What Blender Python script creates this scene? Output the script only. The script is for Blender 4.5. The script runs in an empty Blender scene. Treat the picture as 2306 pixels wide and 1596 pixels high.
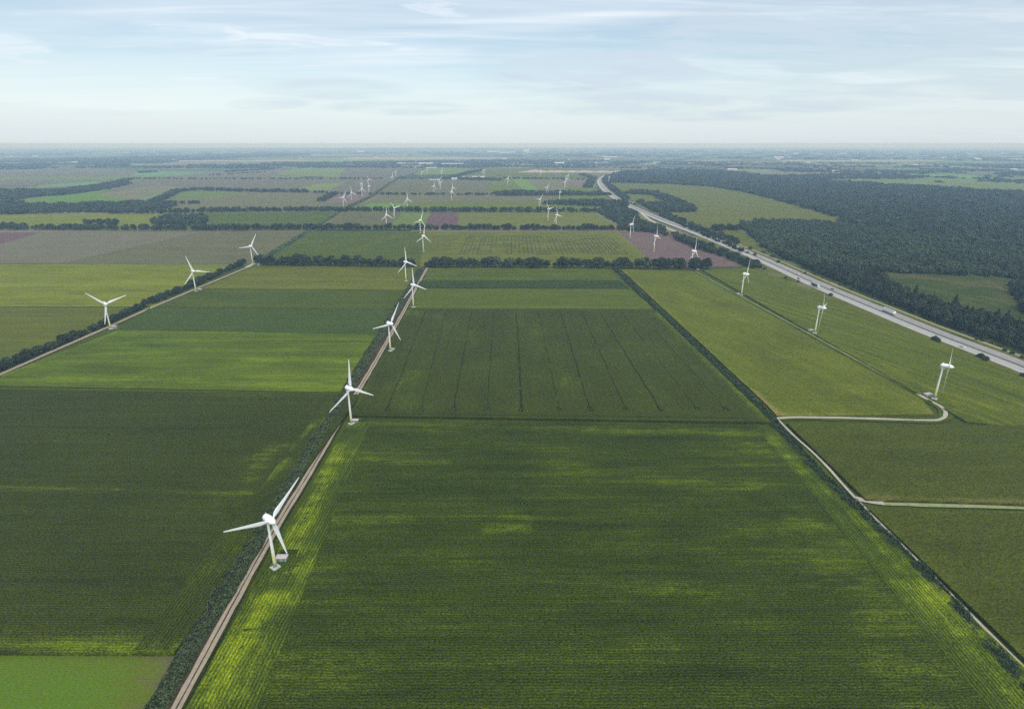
import bpy, math, random
import numpy as np
from mathutils import Vector, Matrix

S = bpy.context.scene
COL = S.collection
random.seed(7)
rng = np.random.default_rng(11)

# ------------------------------------------------------------------ camera, world, sun, exposure
HC = 190.0                      # flying height of the camera above the plain, metres
F = 1300.0; CX = 1153.0; CY = 798.0; HY = 323.5
PITCH = math.atan((CY - HY) / F)
cam = bpy.data.cameras.new('camera'); camo = bpy.data.objects.new('camera', cam); COL.objects.link(camo)
camo.location = (0, 0, HC); camo.rotation_euler = (math.pi / 2 - PITCH, 0, 0)
cam.sensor_width = 36; cam.lens = 36 * F / 2306; cam.clip_start = 1; cam.clip_end = 200000
S.camera = camo

SUN_EL, SUN_AZ = 50.0, 158.0    # degrees; azimuth clockwise from +Y
world = bpy.data.worlds.new('World'); S.world = world; world.use_nodes = True
def build_world():
    nt = world.node_tree; nt.nodes.clear(); N = nt.nodes.new; L = nt.links.new
    out = N('ShaderNodeOutputWorld'); bg = N('ShaderNodeBackground'); bg.inputs[1].default_value = 0.12
    sky = N('ShaderNodeTexSky'); sky.sky_type = 'NISHITA'; sky.sun_disc = False
    sky.sun_elevation = math.radians(SUN_EL); sky.sun_rotation = math.radians(SUN_AZ)
    sky.air_density = 1.0; sky.dust_density = 0.6; sky.ozone_density = 1.5
    tc = N('ShaderNodeTexCoord'); sep = N('ShaderNodeSeparateXYZ'); L(tc.outputs['Generated'], sep.inputs[0])
    def m(op, a, b=None, clamp=False):
        n = N('ShaderNodeMath'); n.operation = op; n.use_clamp = clamp
        for i, v in enumerate((a, b)):
            if v is None: continue
            if isinstance(v, (int, float)): n.inputs[i].default_value = v
            else: L(v, n.inputs[i])
        return n.outputs[0]
    z = m('MAXIMUM', sep.outputs[2], 0.0)
    zz = m('ADD', z, 0.05)
    u = m('DIVIDE', sep.outputs[0], zz); v = m('DIVIDE', sep.outputs[1], zz)
    cmb = N('ShaderNodeCombineXYZ'); L(u, cmb.inputs[0]); L(v, cmb.inputs[1])
    def noise(scale, sx, sy, rot, detail, rough, dist, seed):
        mp = N('ShaderNodeMapping'); mp.inputs['Rotation'].default_value = (0, 0, math.radians(rot))
        mp.inputs['Scale'].default_value = (sx, sy, 1); mp.inputs['Location'].default_value = (seed, seed * .7, 0)
        L(cmb.outputs[0], mp.inputs[0])
        n = N('ShaderNodeTexNoise'); n.inputs['Scale'].default_value = scale; n.inputs['Detail'].default_value = detail
        n.inputs['Roughness'].default_value = rough; n.inputs['Distortion'].default_value = dist
        L(mp.outputs[0], n.inputs[0]); return n.outputs[0]
    def ramp(x, a, b):
        mr = N('ShaderNodeMapRange'); mr.inputs[1].default_value = a; mr.inputs[2].default_value = b
        mr.interpolation_type = 'SMOOTHSTEP'; L(x, mr.inputs[0]); return mr.outputs[0]
    n1 = noise(0.55, 0.55, 1.6, -14, 6, .55, .5, 3.1)      # long streaks of high cloud
    n2 = noise(1.1, 0.35, 2.2, -22, 9, .6, .9, 9.4)         # finer filaments
    n3 = noise(0.9, 0.5, 1.0, 10, 7, .55, .3, 5.7)          # grey undersides
    c1 = ramp(n1, .36, .66); c2 = ramp(n2, .50, .75)
    cov = m('ADD', m('MULTIPLY', c1, .34), m('MULTIPLY', c2, .20), True)
    cov = m('ADD', cov, .30, True)
    cov = m('ADD', cov, m('MULTIPLY', ramp(z, .28, .6), .30), True)      # cloud added overhead, out of view, to raise the light
    hor = ramp(z, .22, .0)
    cov = m('MAXIMUM', cov, m('MULTIPLY', hor, .80))
    cov = m('ADD', cov, m('MULTIPLY', m('SUBTRACT', n2, .5), .62), True)
    # named cloud banks: long soft ellipses at fixed bearings and elevations, frayed by noise
    yy = m('MAXIMUM', sep.outputs[1], .05); az_t = m('DIVIDE', sep.outputs[0], yy); el_t = m('DIVIDE', sep.outputs[2], yy)
    cfr = N('ShaderNodeCombineXYZ'); L(m('ADD', m('MULTIPLY', az_t, 5.0), m('MULTIPLY', el_t, 9.0)), cfr.inputs[0]); L(m('MULTIPLY', el_t, 44.0), cfr.inputs[1])
    frn = N('ShaderNodeTexNoise'); frn.inputs['Scale'].default_value = 1.0; frn.inputs['Detail'].default_value = 9; frn.inputs['Roughness'].default_value = .62; frn.inputs['Distortion'].default_value = .5; L(cfr.outputs[0], frn.inputs[0]); fr = frn.outputs[0]
    def bank(x0, y0, x1, y1, th):
        def uv(x, y):
            dx = (x - CX) / F; dy = -(y - CY) / F; c, s_ = math.cos(PITCH), math.sin(PITCH)
            Y = c + dy * s_; Z = -s_ + dy * c; return dx / Y, Z / Y
        a, b = uv(x0, y0), uv(x1, y1); cx_, cy_ = (a[0] + b[0]) / 2, (a[1] + b[1]) / 2; L_ = math.hypot(b[0] - a[0], b[1] - a[1]) / 2; t_ = math.atan2(b[1] - a[1], b[0] - a[0]); w = th / F
        du = m('SUBTRACT', az_t, cx_); dv = m('SUBTRACT', el_t, cy_)
        p = m('DIVIDE', m('ADD', m('MULTIPLY', du, math.cos(t_)), m('MULTIPLY', dv, math.sin(t_))), L_ * 1.25)
        q = m('DIVIDE', m('SUBTRACT', m('MULTIPLY', dv, math.cos(t_)), m('MULTIPLY', du, math.sin(t_))), w * 1.3)
        d = m('ADD', m('MULTIPLY', p, p), m('MULTIPLY', q, q))
        return m('MINIMUM', m('MULTIPLY', m('MAXIMUM', m('SUBTRACT', 1.0, d), 0.0), 1.7), 1.0)
    def union(B, gain):
        t_ = None
        for bx in B:
            k = m('MULTIPLY', bank(*bx[:5]), bx[5]); t_ = k if t_ is None else m('MAXIMUM', t_, k)
        e_ = ramp(fr, .34, .62); return m('MULTIPLY', t_, m('ADD', m('MULTIPLY', e_, gain), 1 - gain))
    white = union(((300, 62, 580, 84, 17, .95), (520, 78, 960, 114, 12, .9), (850, -10, 1200, 62, 16, .85), (230, 148, 430, 168, 12, .6), (500, 158, 980, 150, 18, .45), (-60, 90, 130, 132, 26, .75),
                   (-100, 190, 600, 212, 34, .6), (1540, 132, 1780, 172, 14, .6), (1830, 178, 2140, 168, 12, .7), (1180, 66, 1350, 84, 12, .5), (1000, 20, 1290, 40, 14, .3)), .75)
    grey = union(((520, 188, 900, 206, 24, .75), (500, 236, 700, 232, 13, .8), (730, 242, 1060, 246, 14, .8), (1080, 170, 1620, 150, 40, .95), (1060, 130, 1320, 120, 26, .5), (1150, 250, 2000, 225, 34, .9), (1450, 80, 2500, 20, 80, .75), (1600, 210, 2500, 190, 30, .75), (-100, 40, 330, 30, 60, .35), (380, 100, 540, 96, 14, .5)), .70)
    cum = noise(1.0, 4.0, 4.0, 0, 5, .6, 0, 7.7)
    cmb2 = N('ShaderNodeCombineXYZ'); L(m('MULTIPLY', az_t, 9.0), cmb2.inputs[0]); L(m('MULTIPLY', el_t, 40.0), cmb2.inputs[1])
    nn = N('ShaderNodeTexNoise'); nn.inputs['Scale'].default_value = 1.6; nn.inputs['Detail'].default_value = 5; L(cmb2.outputs[0], nn.inputs[0])
    lowc = m('MULTIPLY', ramp(m('SUBTRACT', nn.outputs[0], m('MULTIPLY', el_t, 9.0)), .30, .42), ramp(el_t, .045, .0))
    grey = m('MAXIMUM', grey, m('MULTIPLY', lowc, .38))
    cov = m('MAXIMUM', cov, m('MAXIMUM', white, grey), True)
    mix = N('ShaderNodeMixRGB'); L(cov, mix.inputs[0]); 
    tint = N('ShaderNodeMixRGB'); tint.blend_type = 'MULTIPLY'; tint.inputs[0].default_value = 1
    tint.inputs[2].default_value = SKY_TINT; L(sky.outputs[0], tint.inputs[1])
    L(tint.outputs[0], mix.inputs[1])
    cc = N('ShaderNodeMixRGB'); cc.inputs[1].default_value = CLOUD_A; cc.inputs[2].default_value = CLOUD_B
    gf = m('MULTIPLY', ramp(n3, .48, .68), ramp(z, .0, .10)); L(m('SUBTRACT', m('MAXIMUM', m('ADD', m('MULTIPLY', gf, .45), m('MULTIPLY', ramp(z, .08, .0), .58)), grey), white, True), cc.inputs[0]); L(cc.outputs[0], mix.inputs[2])
    L(mix.outputs[0], bg.inputs[0]); L(bg.outputs[0], out.inputs[0])
SKY_TINT = (1.02, 1.05, 1.0, 1)
CLOUD_A = (7.2, 7.85, 8.35, 1)     # sunlit high cloud
CLOUD_B = (5.3, 6.1, 7.0, 1)     # thicker grey cloud
build_world()

sl = bpy.data.lights.new('sun', 'SUN'); sl.energy = 2.6; sl.angle = math.radians(32); sl.color = (1, .95, .87)
so = bpy.data.objects.new('sun', sl); COL.objects.link(so)
az = math.radians(SUN_AZ); el = math.radians(SUN_EL)
dsun = Vector((math.sin(az) * math.cos(el), math.cos(az) * math.cos(el), math.sin(el)))
so.rotation_euler = dsun.to_track_quat('Z', 'Y').to_euler(); so.location = dsun * 400

S.view_settings.view_transform = 'Standard'; S.view_settings.look = 'None'
S.view_settings.exposure = 0.0; S.view_settings.gamma = 1
S.render.engine = 'CYCLES'
S.cycles.max_bounces = 5; S.cycles.volume_bounces = 1; S.cycles.transparent_max_bounces = 8
S.cycles.use_denoising = False

# ------------------------------------------------------------------ helpers
def at(x, y, z=0.0):
    """ground point (metres) seen at photo coordinates (2306 wide)"""
    dx = (x - CX) / F; dy = -(y - CY) / F
    d = (dx, math.cos(PITCH) + dy * math.sin(PITCH), -math.sin(PITCH) + dy * math.cos(PITCH))
    s = (z - HC) / d[2]
    return Vector((d[0] * s, d[1] * s, z))
def proj(p):
    zc = p[1] * math.cos(PITCH) - (p[2] - HC) * math.sin(PITCH)
    yc = p[1] * math.sin(PITCH) + (p[2] - HC) * math.cos(PITCH)
    return CX + F * p[0] / zc, CY - F * yc / zc

def mesh_obj(name, verts, faces, mats, parent=None, smooth=False, mi=None):
    me = bpy.data.meshes.new(name)
    if isinstance(verts, np.ndarray): verts = verts.tolist()
    if isinstance(faces, np.ndarray): faces = faces.tolist()
    me.from_pydata(verts, [], faces); me.update()
    for m_ in (mats if isinstance(mats, (list, tuple)) else [mats]): me.materials.append(m_)
    if mi is not None: me.polygons.foreach_set('material_index', mi)
    if smooth: me.polygons.foreach_set('use_smooth', [True] * len(me.polygons))
    o = bpy.data.objects.new(name, me); COL.objects.link(o)
    if parent: o.parent = parent
    return o
def tag(o, label=None, cat=None, group=None, kind=None):
    if label: o['label'] = label
    if cat: o['category'] = cat
    if group: o['group'] = group
    if kind: o['kind'] = kind
    return o
def empty(name, loc, rz=0.0, sc=1.0):
    o = bpy.data.objects.new(name, None); COL.objects.link(o)
    o.empty_display_size = .5
    o.location = loc; o.rotation_euler = (0, 0, rz); o.scale = (sc, sc, sc); return o
def kids(o): return [c for c in ALLKIDS.get(o.name, [])]
ALLKIDS = {}
def reg(o):
    if o.parent: ALLKIDS.setdefault(o.parent.name, []).append(o)
    return o
def copy_tree(o, parent=None):
    c = o.copy(); COL.objects.link(c); c.parent = parent
    if parent: ALLKIDS.setdefault(parent.name, []).append(c)
    for ch in list(ALLKIDS.get(o.name, [])): copy_tree(ch, c)
    return c

class MB:
    def __init__(s): s.v = []; s.f = []; s.mi = []
    def box(s, x0, x1, y0, y1, z0, z1, mi=0, M=None, top=None):
        b = len(s.v)
        t = top or (0, 0)
        P = [(x0, y0, z0), (x1, y0, z0), (x1, y1, z0), (x0, y1, z0),
             (x0 + t[0], y0 + t[1], z1), (x1 - t[0], y0 + t[1], z1), (x1 - t[0], y1 - t[1], z1), (x0 + t[0], y1 - t[1], z1)]
        if M: P = [tuple(M @ Vector(p)) for p in P]
        s.v += P
        for q in ((0, 3, 2, 1), (4, 5, 6, 7), (0, 1, 5, 4), (1, 2, 6, 5), (2, 3, 7, 6), (3, 0, 4, 7)):
            s.f.append(tuple(b + i for i in q)); s.mi.append(mi)
        return s
    def loft(s, rings, mi=0, caps=True):
        b = len(s.v); n = len(rings[0])
        for r in rings: s.v += [tuple(p) for p in r]
        for i in range(len(rings) - 1):
            for j in range(n):
                s.f.append((b + i * n + j, b + i * n + (j + 1) % n, b + (i + 1) * n + (j + 1) % n, b + (i + 1) * n + j)); s.mi.append(mi)
        if caps:
            s.f.append(tuple(b + j for j in range(n - 1, -1, -1))); s.mi.append(mi)
            s.f.append(tuple(b + (len(rings) - 1) * n + j for j in range(n))); s.mi.append(mi)
        return s
    def cyl(s, c, r, h0, h1, axis='z', n=16, mi=0):
        def ring(h):
            out = []
            for k in range(n):
                a = 2 * math.pi * k / n; p, q = r * math.cos(a), r * math.sin(a)
                out.append({'z': (c[0] + p, c[1] + q, h), 'y': (c[0] + p, h, c[1] + q), 'x': (h, c[0] + p, c[1] + q)}[axis])
            return out
        return s.loft([ring(h0), ring(h1)], mi)
    def build(s, name, mats, parent=None, smooth=False):
        return reg(mesh_obj(name, s.v, s.f, mats, parent, smooth, s.mi))

# value noise used for crop tone and belt outlines
def _h(ix, iy, seed):
    n = (ix * 374761393 + iy * 668265263 + seed * 974634777) & 0x7fffffff
    n = ((n ^ (n >> 13)) * 1274126177) & 0x7fffffff
    return ((n ^ (n >> 16)) & 0xffff) / 65535.0
def vnoise(x, y, seed=0):
    x = np.asarray(x, float); y = np.asarray(y, float)
    ix = np.floor(x).astype(np.int64); iy = np.floor(y).astype(np.int64)
    fx = x - ix; fy = y - iy; fx = fx * fx * (3 - 2 * fx); fy = fy * fy * (3 - 2 * fy)
    a = _h(ix, iy, seed); b = _h(ix + 1, iy, seed); c = _h(ix, iy + 1, seed); d = _h(ix + 1, iy + 1, seed)
    return (a * (1 - fx) + b * fx) * (1 - fy) + (c * (1 - fx) + d * fx) * fy
def fbm(x, y, seed=0, o=4):
    t = 0; a = .5; s = 0
    for k in range(o):
        t = t + a * vnoise(x * 2 ** k, y * 2 ** k, seed + k); s += a; a *= .5
    return t / s

# ------------------------------------------------------------------ materials
def newmat(name):
    m = bpy.data.materials.new(name); m.use_nodes = True; nt = m.node_tree; nt.nodes.clear()
    out = nt.nodes.new('ShaderNodeOutputMaterial'); b = nt.nodes.new('ShaderNodeBsdfPrincipled')
    nt.links.new(b.outputs[0], out.inputs[0]); b.inputs['Roughness'].default_value = .85
    b.inputs['Specular IOR Level'].default_value = .2
    return m, nt, b
def nd(nt, t, **kw):
    n = nt.nodes.new(t)
    for k, v in kw.items(): setattr(n, k, v)
    return n
def mathn(nt, op, a, b=None, clamp=False):
    n = nt.nodes.new('ShaderNodeMath'); n.operation = op; n.use_clamp = clamp
    for i, v in enumerate((a, b)):
        if v is None: continue
        if isinstance(v, (int, float)): n.inputs[i].default_value = v
        else: nt.links.new(v, n.inputs[i])
    return n.outputs[0]
def noisen(nt, vec, scale, detail=3, rough=.5, dist=0, sc=(1, 1, 1), rot=0, loc=(0, 0, 0)):
    mp = nt.nodes.new('ShaderNodeMapping'); mp.vector_type = 'POINT'
    # rotate first, then stretch
    mp0 = nt.nodes.new('ShaderNodeMapping'); mp0.inputs['Rotation'].default_value = (0, 0, rot); nt.links.new(vec, mp0.inputs[0])
    mp.inputs['Scale'].default_value = sc; mp.inputs['Location'].default_value = loc; nt.links.new(mp0.outputs[0], mp.inputs[0])
    n = nt.nodes.new('ShaderNodeTexNoise'); n.inputs['Scale'].default_value = scale; n.inputs['Detail'].default_value = detail
    n.inputs['Roughness'].default_value = rough; n.inputs['Distortion'].default_value = dist
    nt.links.new(mp.outputs[0], n.inputs[0]); return n.outputs[0]
def rgb(c): return (c[0], c[1], c[2], 1)

def field_mat(name, dark, mid, light, rot=0.0, row=0.75, rowamp=.25, grain=.6, patch=.55, band=.5, gscale=1.4, bump=.5, along=160, across=14, seed=0, gs=.88):
    """crop or grass: three leaf tones driven by a per-vertex tone plus drifting bands along the drilling direction,
    plant-sized grain and drill rows."""
    dark, mid, light = [c if c[0] >= c[1] * .97 else (c[0] * 1.09, c[1] * 1.06, c[2] * (.30 + .4 * max(0, 1 - (c[1] - c[2]) / (c[1] + 1e-6) * 1.6))) for c in (dark, mid, light)]
    m, nt, b = newmat(name); L = nt.links.new
    tc = nd(nt, 'ShaderNodeTexCoord').outputs['Object']
    att = nd(nt, 'ShaderNodeAttribute', attribute_name='tone').outputs['Fac']
    nb = noisen(nt, tc, 1.0, 4, .55, .2, (1 / along, 1 / across, 0), rot, (seed * 3.1, seed * 1.7, 0))
    nl = noisen(nt, tc, 1.0, 3, .5, .4, (1 / 70, 1 / 45, 0), rot, (seed * 1.3, seed * 5.7, 0))
    nr = noisen(nt, tc, 1.0, 2, .6, 0, (1 / 60, 1 / 2.2, 0), rot, (seed * 2.3, seed * .7, 0))
    nm = noisen(nt, tc, 1.0, 4, .7, .3, (1 / 9, 1 / 2.6, 0), rot, (seed * 4.3, seed * 2.7, 0))
    att = mathn(nt, 'MULTIPLY', att, mathn(nt, 'ADD', mathn(nt, 'MULTIPLY', nm, 2.0), 0.0))
    t = mathn(nt, 'ADD', att, mathn(nt, 'MULTIPLY', mathn(nt, 'SUBTRACT', nb, .5), band * 2))
    t = mathn(nt, 'ADD', t, mathn(nt, 'MULTIPLY', mathn(nt, 'SUBTRACT', nl, .5), patch * 2))
    t = mathn(nt, 'ADD', t, mathn(nt, 'MULTIPLY', mathn(nt, 'SUBTRACT', nr, .5), band * 1.5))
    ng = noisen(nt, tc, gscale, 2, .6, 0, (.7, 1.3, 1), rot)
    t = mathn(nt, 'ADD', t, mathn(nt, 'MULTIPLY', mathn(nt, 'SUBTRACT', ng, .5), grain * .5), True)
    cr = nd(nt, 'ShaderNodeValToRGB'); e = cr.color_ramp.elements
    e[0].position = .0; e[0].color = rgb(dark); e[1].position = 1.0; e[1].color = rgb(light)
    k = e.new(.45); k.color = rgb(mid); L(t, cr.inputs[0])
    # plant grain and row gaps: soil and shade between plants put into the colour
    mr = nd(nt, 'ShaderNodeMapRange'); mr.inputs[1].default_value = .34; mr.inputs[2].default_value = .66
    mr.inputs[3].default_value = gs * (1 - grain * .9); mr.inputs[4].default_value = gs * (1 + grain * .9); L(ng, mr.inputs[0])
    mp0 = nd(nt, 'ShaderNodeMapping'); mp0.inputs['Rotation'].default_value = (0, 0, rot); L(tc, mp0.inputs[0])
    wv = nd(nt, 'ShaderNodeTexWave', wave_type='BANDS', bands_direction='Y'); wv.inputs['Scale'].default_value = 2 * math.pi / row / 20.0
    wv.inputs['Distortion'].default_value = 3.0; wv.inputs['Detail'].default_value = 3; wv.inputs['Detail Scale'].default_value = .6; L(mp0.outputs[0], wv.inputs[0])
    wr = nd(nt, 'ShaderNodeMapRange'); wr.inputs[3].default_value = 1 - rowamp; wr.inputs[4].default_value = 1 + rowamp; L(wv.outputs[1], wr.inputs[0])
    f = mathn(nt, 'MULTIPLY', mr.outputs[0], wr.outputs[0])
    mul = nd(nt, 'ShaderNodeVectorMath', operation='SCALE'); L(cr.outputs[0], mul.inputs[0]); L(f, mul.inputs[3])
    L(mul.outputs[0], b.inputs['Base Color'])
    bp = nd(nt, 'ShaderNodeBump'); bp.inputs['Strength'].default_value = bump; bp.inputs['Distance'].default_value = .5
    hh = mathn(nt, 'ADD', ng, mathn(nt, 'MULTIPLY', wv.outputs[1], .4)); L(hh, bp.inputs['Height']); L(bp.outputs[0], b.inputs['Normal'])
    b.inputs['Roughness'].default_value = .9; b.inputs['Specular IOR Level'].default_value = .08
    return m

def simple_mat(name, c, rough=.6, var=.12, scale=.5, spec=.3, metal=0.0, c2=None):
    m, nt, b = newmat(name); L = nt.links.new
    tc = nd(nt, 'ShaderNodeTexCoord').outputs['Object']
    n = noisen(nt, tc, scale, 4, .6)
    cr = nd(nt, 'ShaderNodeValToRGB'); e = cr.color_ramp.elements
    lo = c2 if c2 else tuple(x * (1 - var * 2) for x in c)
    e[0].position = .3; e[0].color = rgb(lo); e[1].position = .7; e[1].color = rgb(tuple(min(1, x * (1 + var)) for x in c) if not c2 else c)
    L(n, cr.inputs[0]); L(cr.outputs[0], b.inputs['Base Color'])
    b.inputs['Roughness'].default_value = rough; b.inputs['Specular IOR Level'].default_value = spec; b.inputs['Metallic'].default_value = metal
    return m

def leaf_mat(name, dark, mid, light):
    m, nt, b = newmat(name); L = nt.links.new
    oi = nd(nt, 'ShaderNodeObjectInfo'); geo = nd(nt, 'ShaderNodeNewGeometry')
    tc = nd(nt, 'ShaderNodeTexCoord').outputs['Object']
    n = noisen(nt, tc, .45, 3, .6)
    t = mathn(nt, 'ADD', mathn(nt, 'MULTIPLY', oi.outputs['Random'], .55), mathn(nt, 'MULTIPLY', geo.outputs['Random Per Island'], .35))
    t = mathn(nt, 'ADD', t, mathn(nt, 'MULTIPLY', mathn(nt, 'SUBTRACT', n, .35), .9), True)
    cr = nd(nt, 'ShaderNodeValToRGB'); e = cr.color_ramp.elements
    e[0].position = .05; e[0].color = rgb(dark); e[1].position = .95; e[1].color = rgb(light)
    k = e.new(.5); k.color = rgb(mid); L(t, cr.inputs[0]); L(cr.outputs[0], b.inputs['Base Color'])
    b.inputs['Roughness'].default_value = .75; b.inputs['Specular IOR Level'].default_value = .12
    return m

# crops: dark, mid, light
M = {}
M['corn_c'] = field_mat('corn_center', (.026, .045, .017), (.055, .084, .022), (.150, .210, .026), seed=1, gs=.64, patch=.30, band=.40, grain=.66, rowamp=.22, row=1.3, along=130, across=9)
M['corn_l'] = field_mat('corn_left', (.028, .042, .018), (.050, .068, .025), (.130, .185, .028), seed=2, gs=.74, patch=.2, band=.26, grain=.62, rowamp=.20, row=1.3, along=200, across=7)
M['corn_tram'] = field_mat('corn_tramlines', (.036, .050, .020), (.060, .082, .028), (.130, .200, .026), seed=3, gs=.68, patch=.3, band=.14, rot=math.pi / 2, grain=.5, rowamp=.25)
M['head'] = field_mat('corn_headland', (.026, .045, .017), (.062, .096, .022), (.190, .255, .026), seed=4, gs=.80, rot=math.radians(91), patch=.4, band=.28, across=4, grain=.6, rowamp=.34, row=1.5)
M['head_dark'] = field_mat('corn_headland_dark', (.028, .042, .018), (.050, .070, .024), (.130, .190, .026), seed=5, gs=.72, rot=math.radians(91), patch=.45, band=.2, across=5, grain=.6, rowamp=.32, row=1.5)
M['light'] = field_mat('fresh_green', (.045, .072, .020), (.085, .128, .026), (.165, .225, .034), seed=6, patch=.3, band=.5, across=11, grain=.4)
M['blue'] = field_mat('blue_green', (.036, .062, .030), (.050, .082, .038), (.085, .120, .038), seed=7, patch=.25, band=.25, grain=.4)
M['mid'] = field_mat('mid_green', (.045, .068, .024), (.070, .098, .030), (.120, .155, .036), seed=8, patch=.28, band=.4, grain=.4)
M['olive'] = field_mat('olive', (.075, .092, .030), (.115, .132, .038), (.180, .185, .046), seed=9, patch=.3, band=.4, grain=.4)
M['yel'] = field_mat('yellow_green', (.095, .120, .026), (.150, .175, .032), (.230, .235, .045), gs=.98, seed=10, patch=.3, band=.5, across=10, grain=.4)
M['strip'] = field_mat('dark_strip', (.022, .042, .020), (.032, .058, .028), (.055, .090, .034), seed=11, patch=.3, band=.2, grain=.4)
M['green'] = field_mat('vivid_green', (.058, .085, .026), (.094, .128, .032), (.150, .190, .036), gs=.76, seed=12, patch=.2, band=.35, grain=.35)
M['grass'] = field_mat('young_grass', (.135, .120, .070), (.105, .140, .056), (.088, .165, .048), seed=13, patch=.5, band=.3, grain=.22, rowamp=.06, bump=.15)
M['brown'] = field_mat('ripe_brown', (.100, .101, .048), (.142, .138, .062), (.190, .180, .082), seed=14, patch=.35, band=.25, grain=.3)
M['greyb'] = field_mat('grey_brown', (.125, .118, .072), (.158, .148, .090), (.195, .182, .115), seed=15, patch=.3, band=.3, grain=.3)
M['plough'] = field_mat('ploughed', (.120, .080, .075), (.160, .108, .098), (.205, .145, .125), seed=16, patch=.3, band=.2, grain=.3, rowamp=.15, row=2.2)
M['maroon'] = field_mat('maroon', (.110, .065, .070), (.140, .080, .084), (.175, .110, .108), seed=17, patch=.2, band=.15, rot=math.pi / 2, grain=.25)
M['bright'] = field_mat('bright_grass', (.090, .170, .050), (.120, .215, .065), (.160, .250, .085), seed=18, patch=.2, band=.15, grain=.25)
M['mint'] = field_mat('mint', (.110, .155, .080), (.135, .185, .095), (.175, .220, .115), seed=19, patch=.3, band=.3, grain=.25)
M['rightA'] = field_mat('right_maize', (.055, .070, .020), (.090, .112, .026), (.190, .165, .050), seed=20, gs=1.12, patch=.3, band=.3, rot=math.radians(72), across=12, grain=.5)
M['rightB'] = field_mat('right_maize_rows', (.048, .070, .020), (.085, .108, .026), (.150, .165, .036), seed=21, gs=1.0, patch=.2, band=.6, rot=math.radians(68), across=7, grain=.5, rowamp=.3)
M['rightC'] = field_mat('right_maize_dull', (.044, .058, .020), (.070, .090, .027), (.145, .135, .036), seed=22, gs=.84, patch=.3, band=.2, grain=.55)
M['clearing'] = field_mat('clearing', (.045, .080, .030), (.085, .105, .045), (.160, .115, .075), seed=23, gs=.66, patch=.9, band=.5, rot=math.radians(35), grain=.5)
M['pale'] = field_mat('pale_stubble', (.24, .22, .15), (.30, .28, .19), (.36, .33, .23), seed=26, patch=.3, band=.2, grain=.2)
M['verge'] = field_mat('verge', (.060, .075, .032), (.105, .115, .050), (.175, .165, .090), seed=24, patch=.9, band=.2, along=30, across=20, grain=.6)
M['bank'] = field_mat('bare_bank', (.055, .045, .022), (.105, .072, .038), (.170, .120, .065), seed=25, patch=.6, band=.2, along=20, across=20, grain=.6)
M['dirt'] = simple_mat('dirt_track', (.37, .31, .24), .95, c2=(.27, .22, .165), scale=.6, spec=.05)
M['gravel'] = simple_mat('gravel_path', (.45, .41, .34), .95, c2=(.33, .30, .24), scale=.5, spec=.05)
M['faint'] = simple_mat('grassy_path', (.30, .31, .17), .95, c2=(.18, .21, .09), scale=.4, spec=.05)
M['asphalt'] = simple_mat('motorway_asphalt', (.37, .355, .345), .9, c2=(.32, .31, .30), scale=.03, spec=.1)
M['asphalt2'] = simple_mat('older_asphalt', (.285, .275, .275), .9, c2=(.245, .237, .238), scale=.03, spec=.1)
M['shoulder'] = simple_mat('hard_shoulder', (.40, .385, .36), .9, c2=(.34, .325, .30), scale=.1, spec=.1)
M['paint'] = simple_mat('road_paint', (.78, .78, .76), .7, .05)
M['rail'] = simple_mat('galvanised', (.42, .43, .44), .5, .08, metal=.6)
M['white'] = simple_mat('turbine_white', (.84, .85, .87), .35, .02, .2, .4)
M['concrete'] = simple_mat('pale_concrete', (.42, .45, .45), .85, .12, .8)
M['kiosk_wall'] = simple_mat('kiosk_wall', (.30, .33, .35), .8, .1, 1.0)
M['kiosk_roof'] = simple_mat('kiosk_roof', (.52, .47, .44), .85, .1, 1.0)
M['door'] = simple_mat('door_grey', (.17, .20, .22), .5, .05)
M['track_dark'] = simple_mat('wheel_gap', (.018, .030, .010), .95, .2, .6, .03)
M['maze'] = simple_mat('maze_cut', (.075, .085, .034), .95, .2, .2, .03)
M['sand'] = simple_mat('quarry_sand', (.50, .41, .35), .95, c2=(.30, .22, .19), scale=.02, spec=.05)
M['barnwall'] = simple_mat('barn_wall', (.42, .40, .38), .8, .08)
M['barnroof'] = simple_mat('barn_roof', (.50, .52, .54), .5, .05)
M['redroof'] = simple_mat('red_roof', (.34, .15, .11), .8, .1)
M['lorry_white'] = simple_mat('lorry_white', (.80, .81, .82), .4, .03, .3)
M['lorry_navy'] = simple_mat('lorry_navy', (.045, .05, .11), .45, .1)
M['glass'] = simple_mat('vehicle_glass', (.03, .04, .05), .15, .05, spec=.6)
M['tyre'] = simple_mat('tyre', (.03, .03, .03), .8, .1)
M['rim'] = simple_mat('rim', (.5, .5, .5), .4, .05)
M['car_red'] = simple_mat('car_red', (.16, .035, .03), .3, .05)
M['car_silver'] = simple_mat('car_silver', (.72, .73, .75), .3, .05)
M['bark'] = simple_mat('bark', (.10, .075, .055), .95, .2, 2)
M['leaf'] = leaf_mat('tree_leaves', (.018, .029, .017), (.036, .056, .030), (.076, .104, .048))
M['leaf_light'] = leaf_mat('lighter_leaves', (.034, .058, .030), (.068, .106, .052), (.120, .168, .080))
M['leaf_con'] = leaf_mat('conifer_needles', (.013, .020, .013), (.024, .034, .020), (.040, .052, .028))
M['leaf_shrub'] = leaf_mat('shrub_leaves', (.026, .044, .022), (.050, .082, .038), (.110, .165, .075))
M['leaf_dull'] = leaf_mat('dull_shrub_leaves', (.028, .042, .022), (.054, .074, .036), (.105, .145, .058))
M['core'] = simple_mat('crown_inside', (.020, .030, .014), .95, .1, .5, .02)

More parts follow.
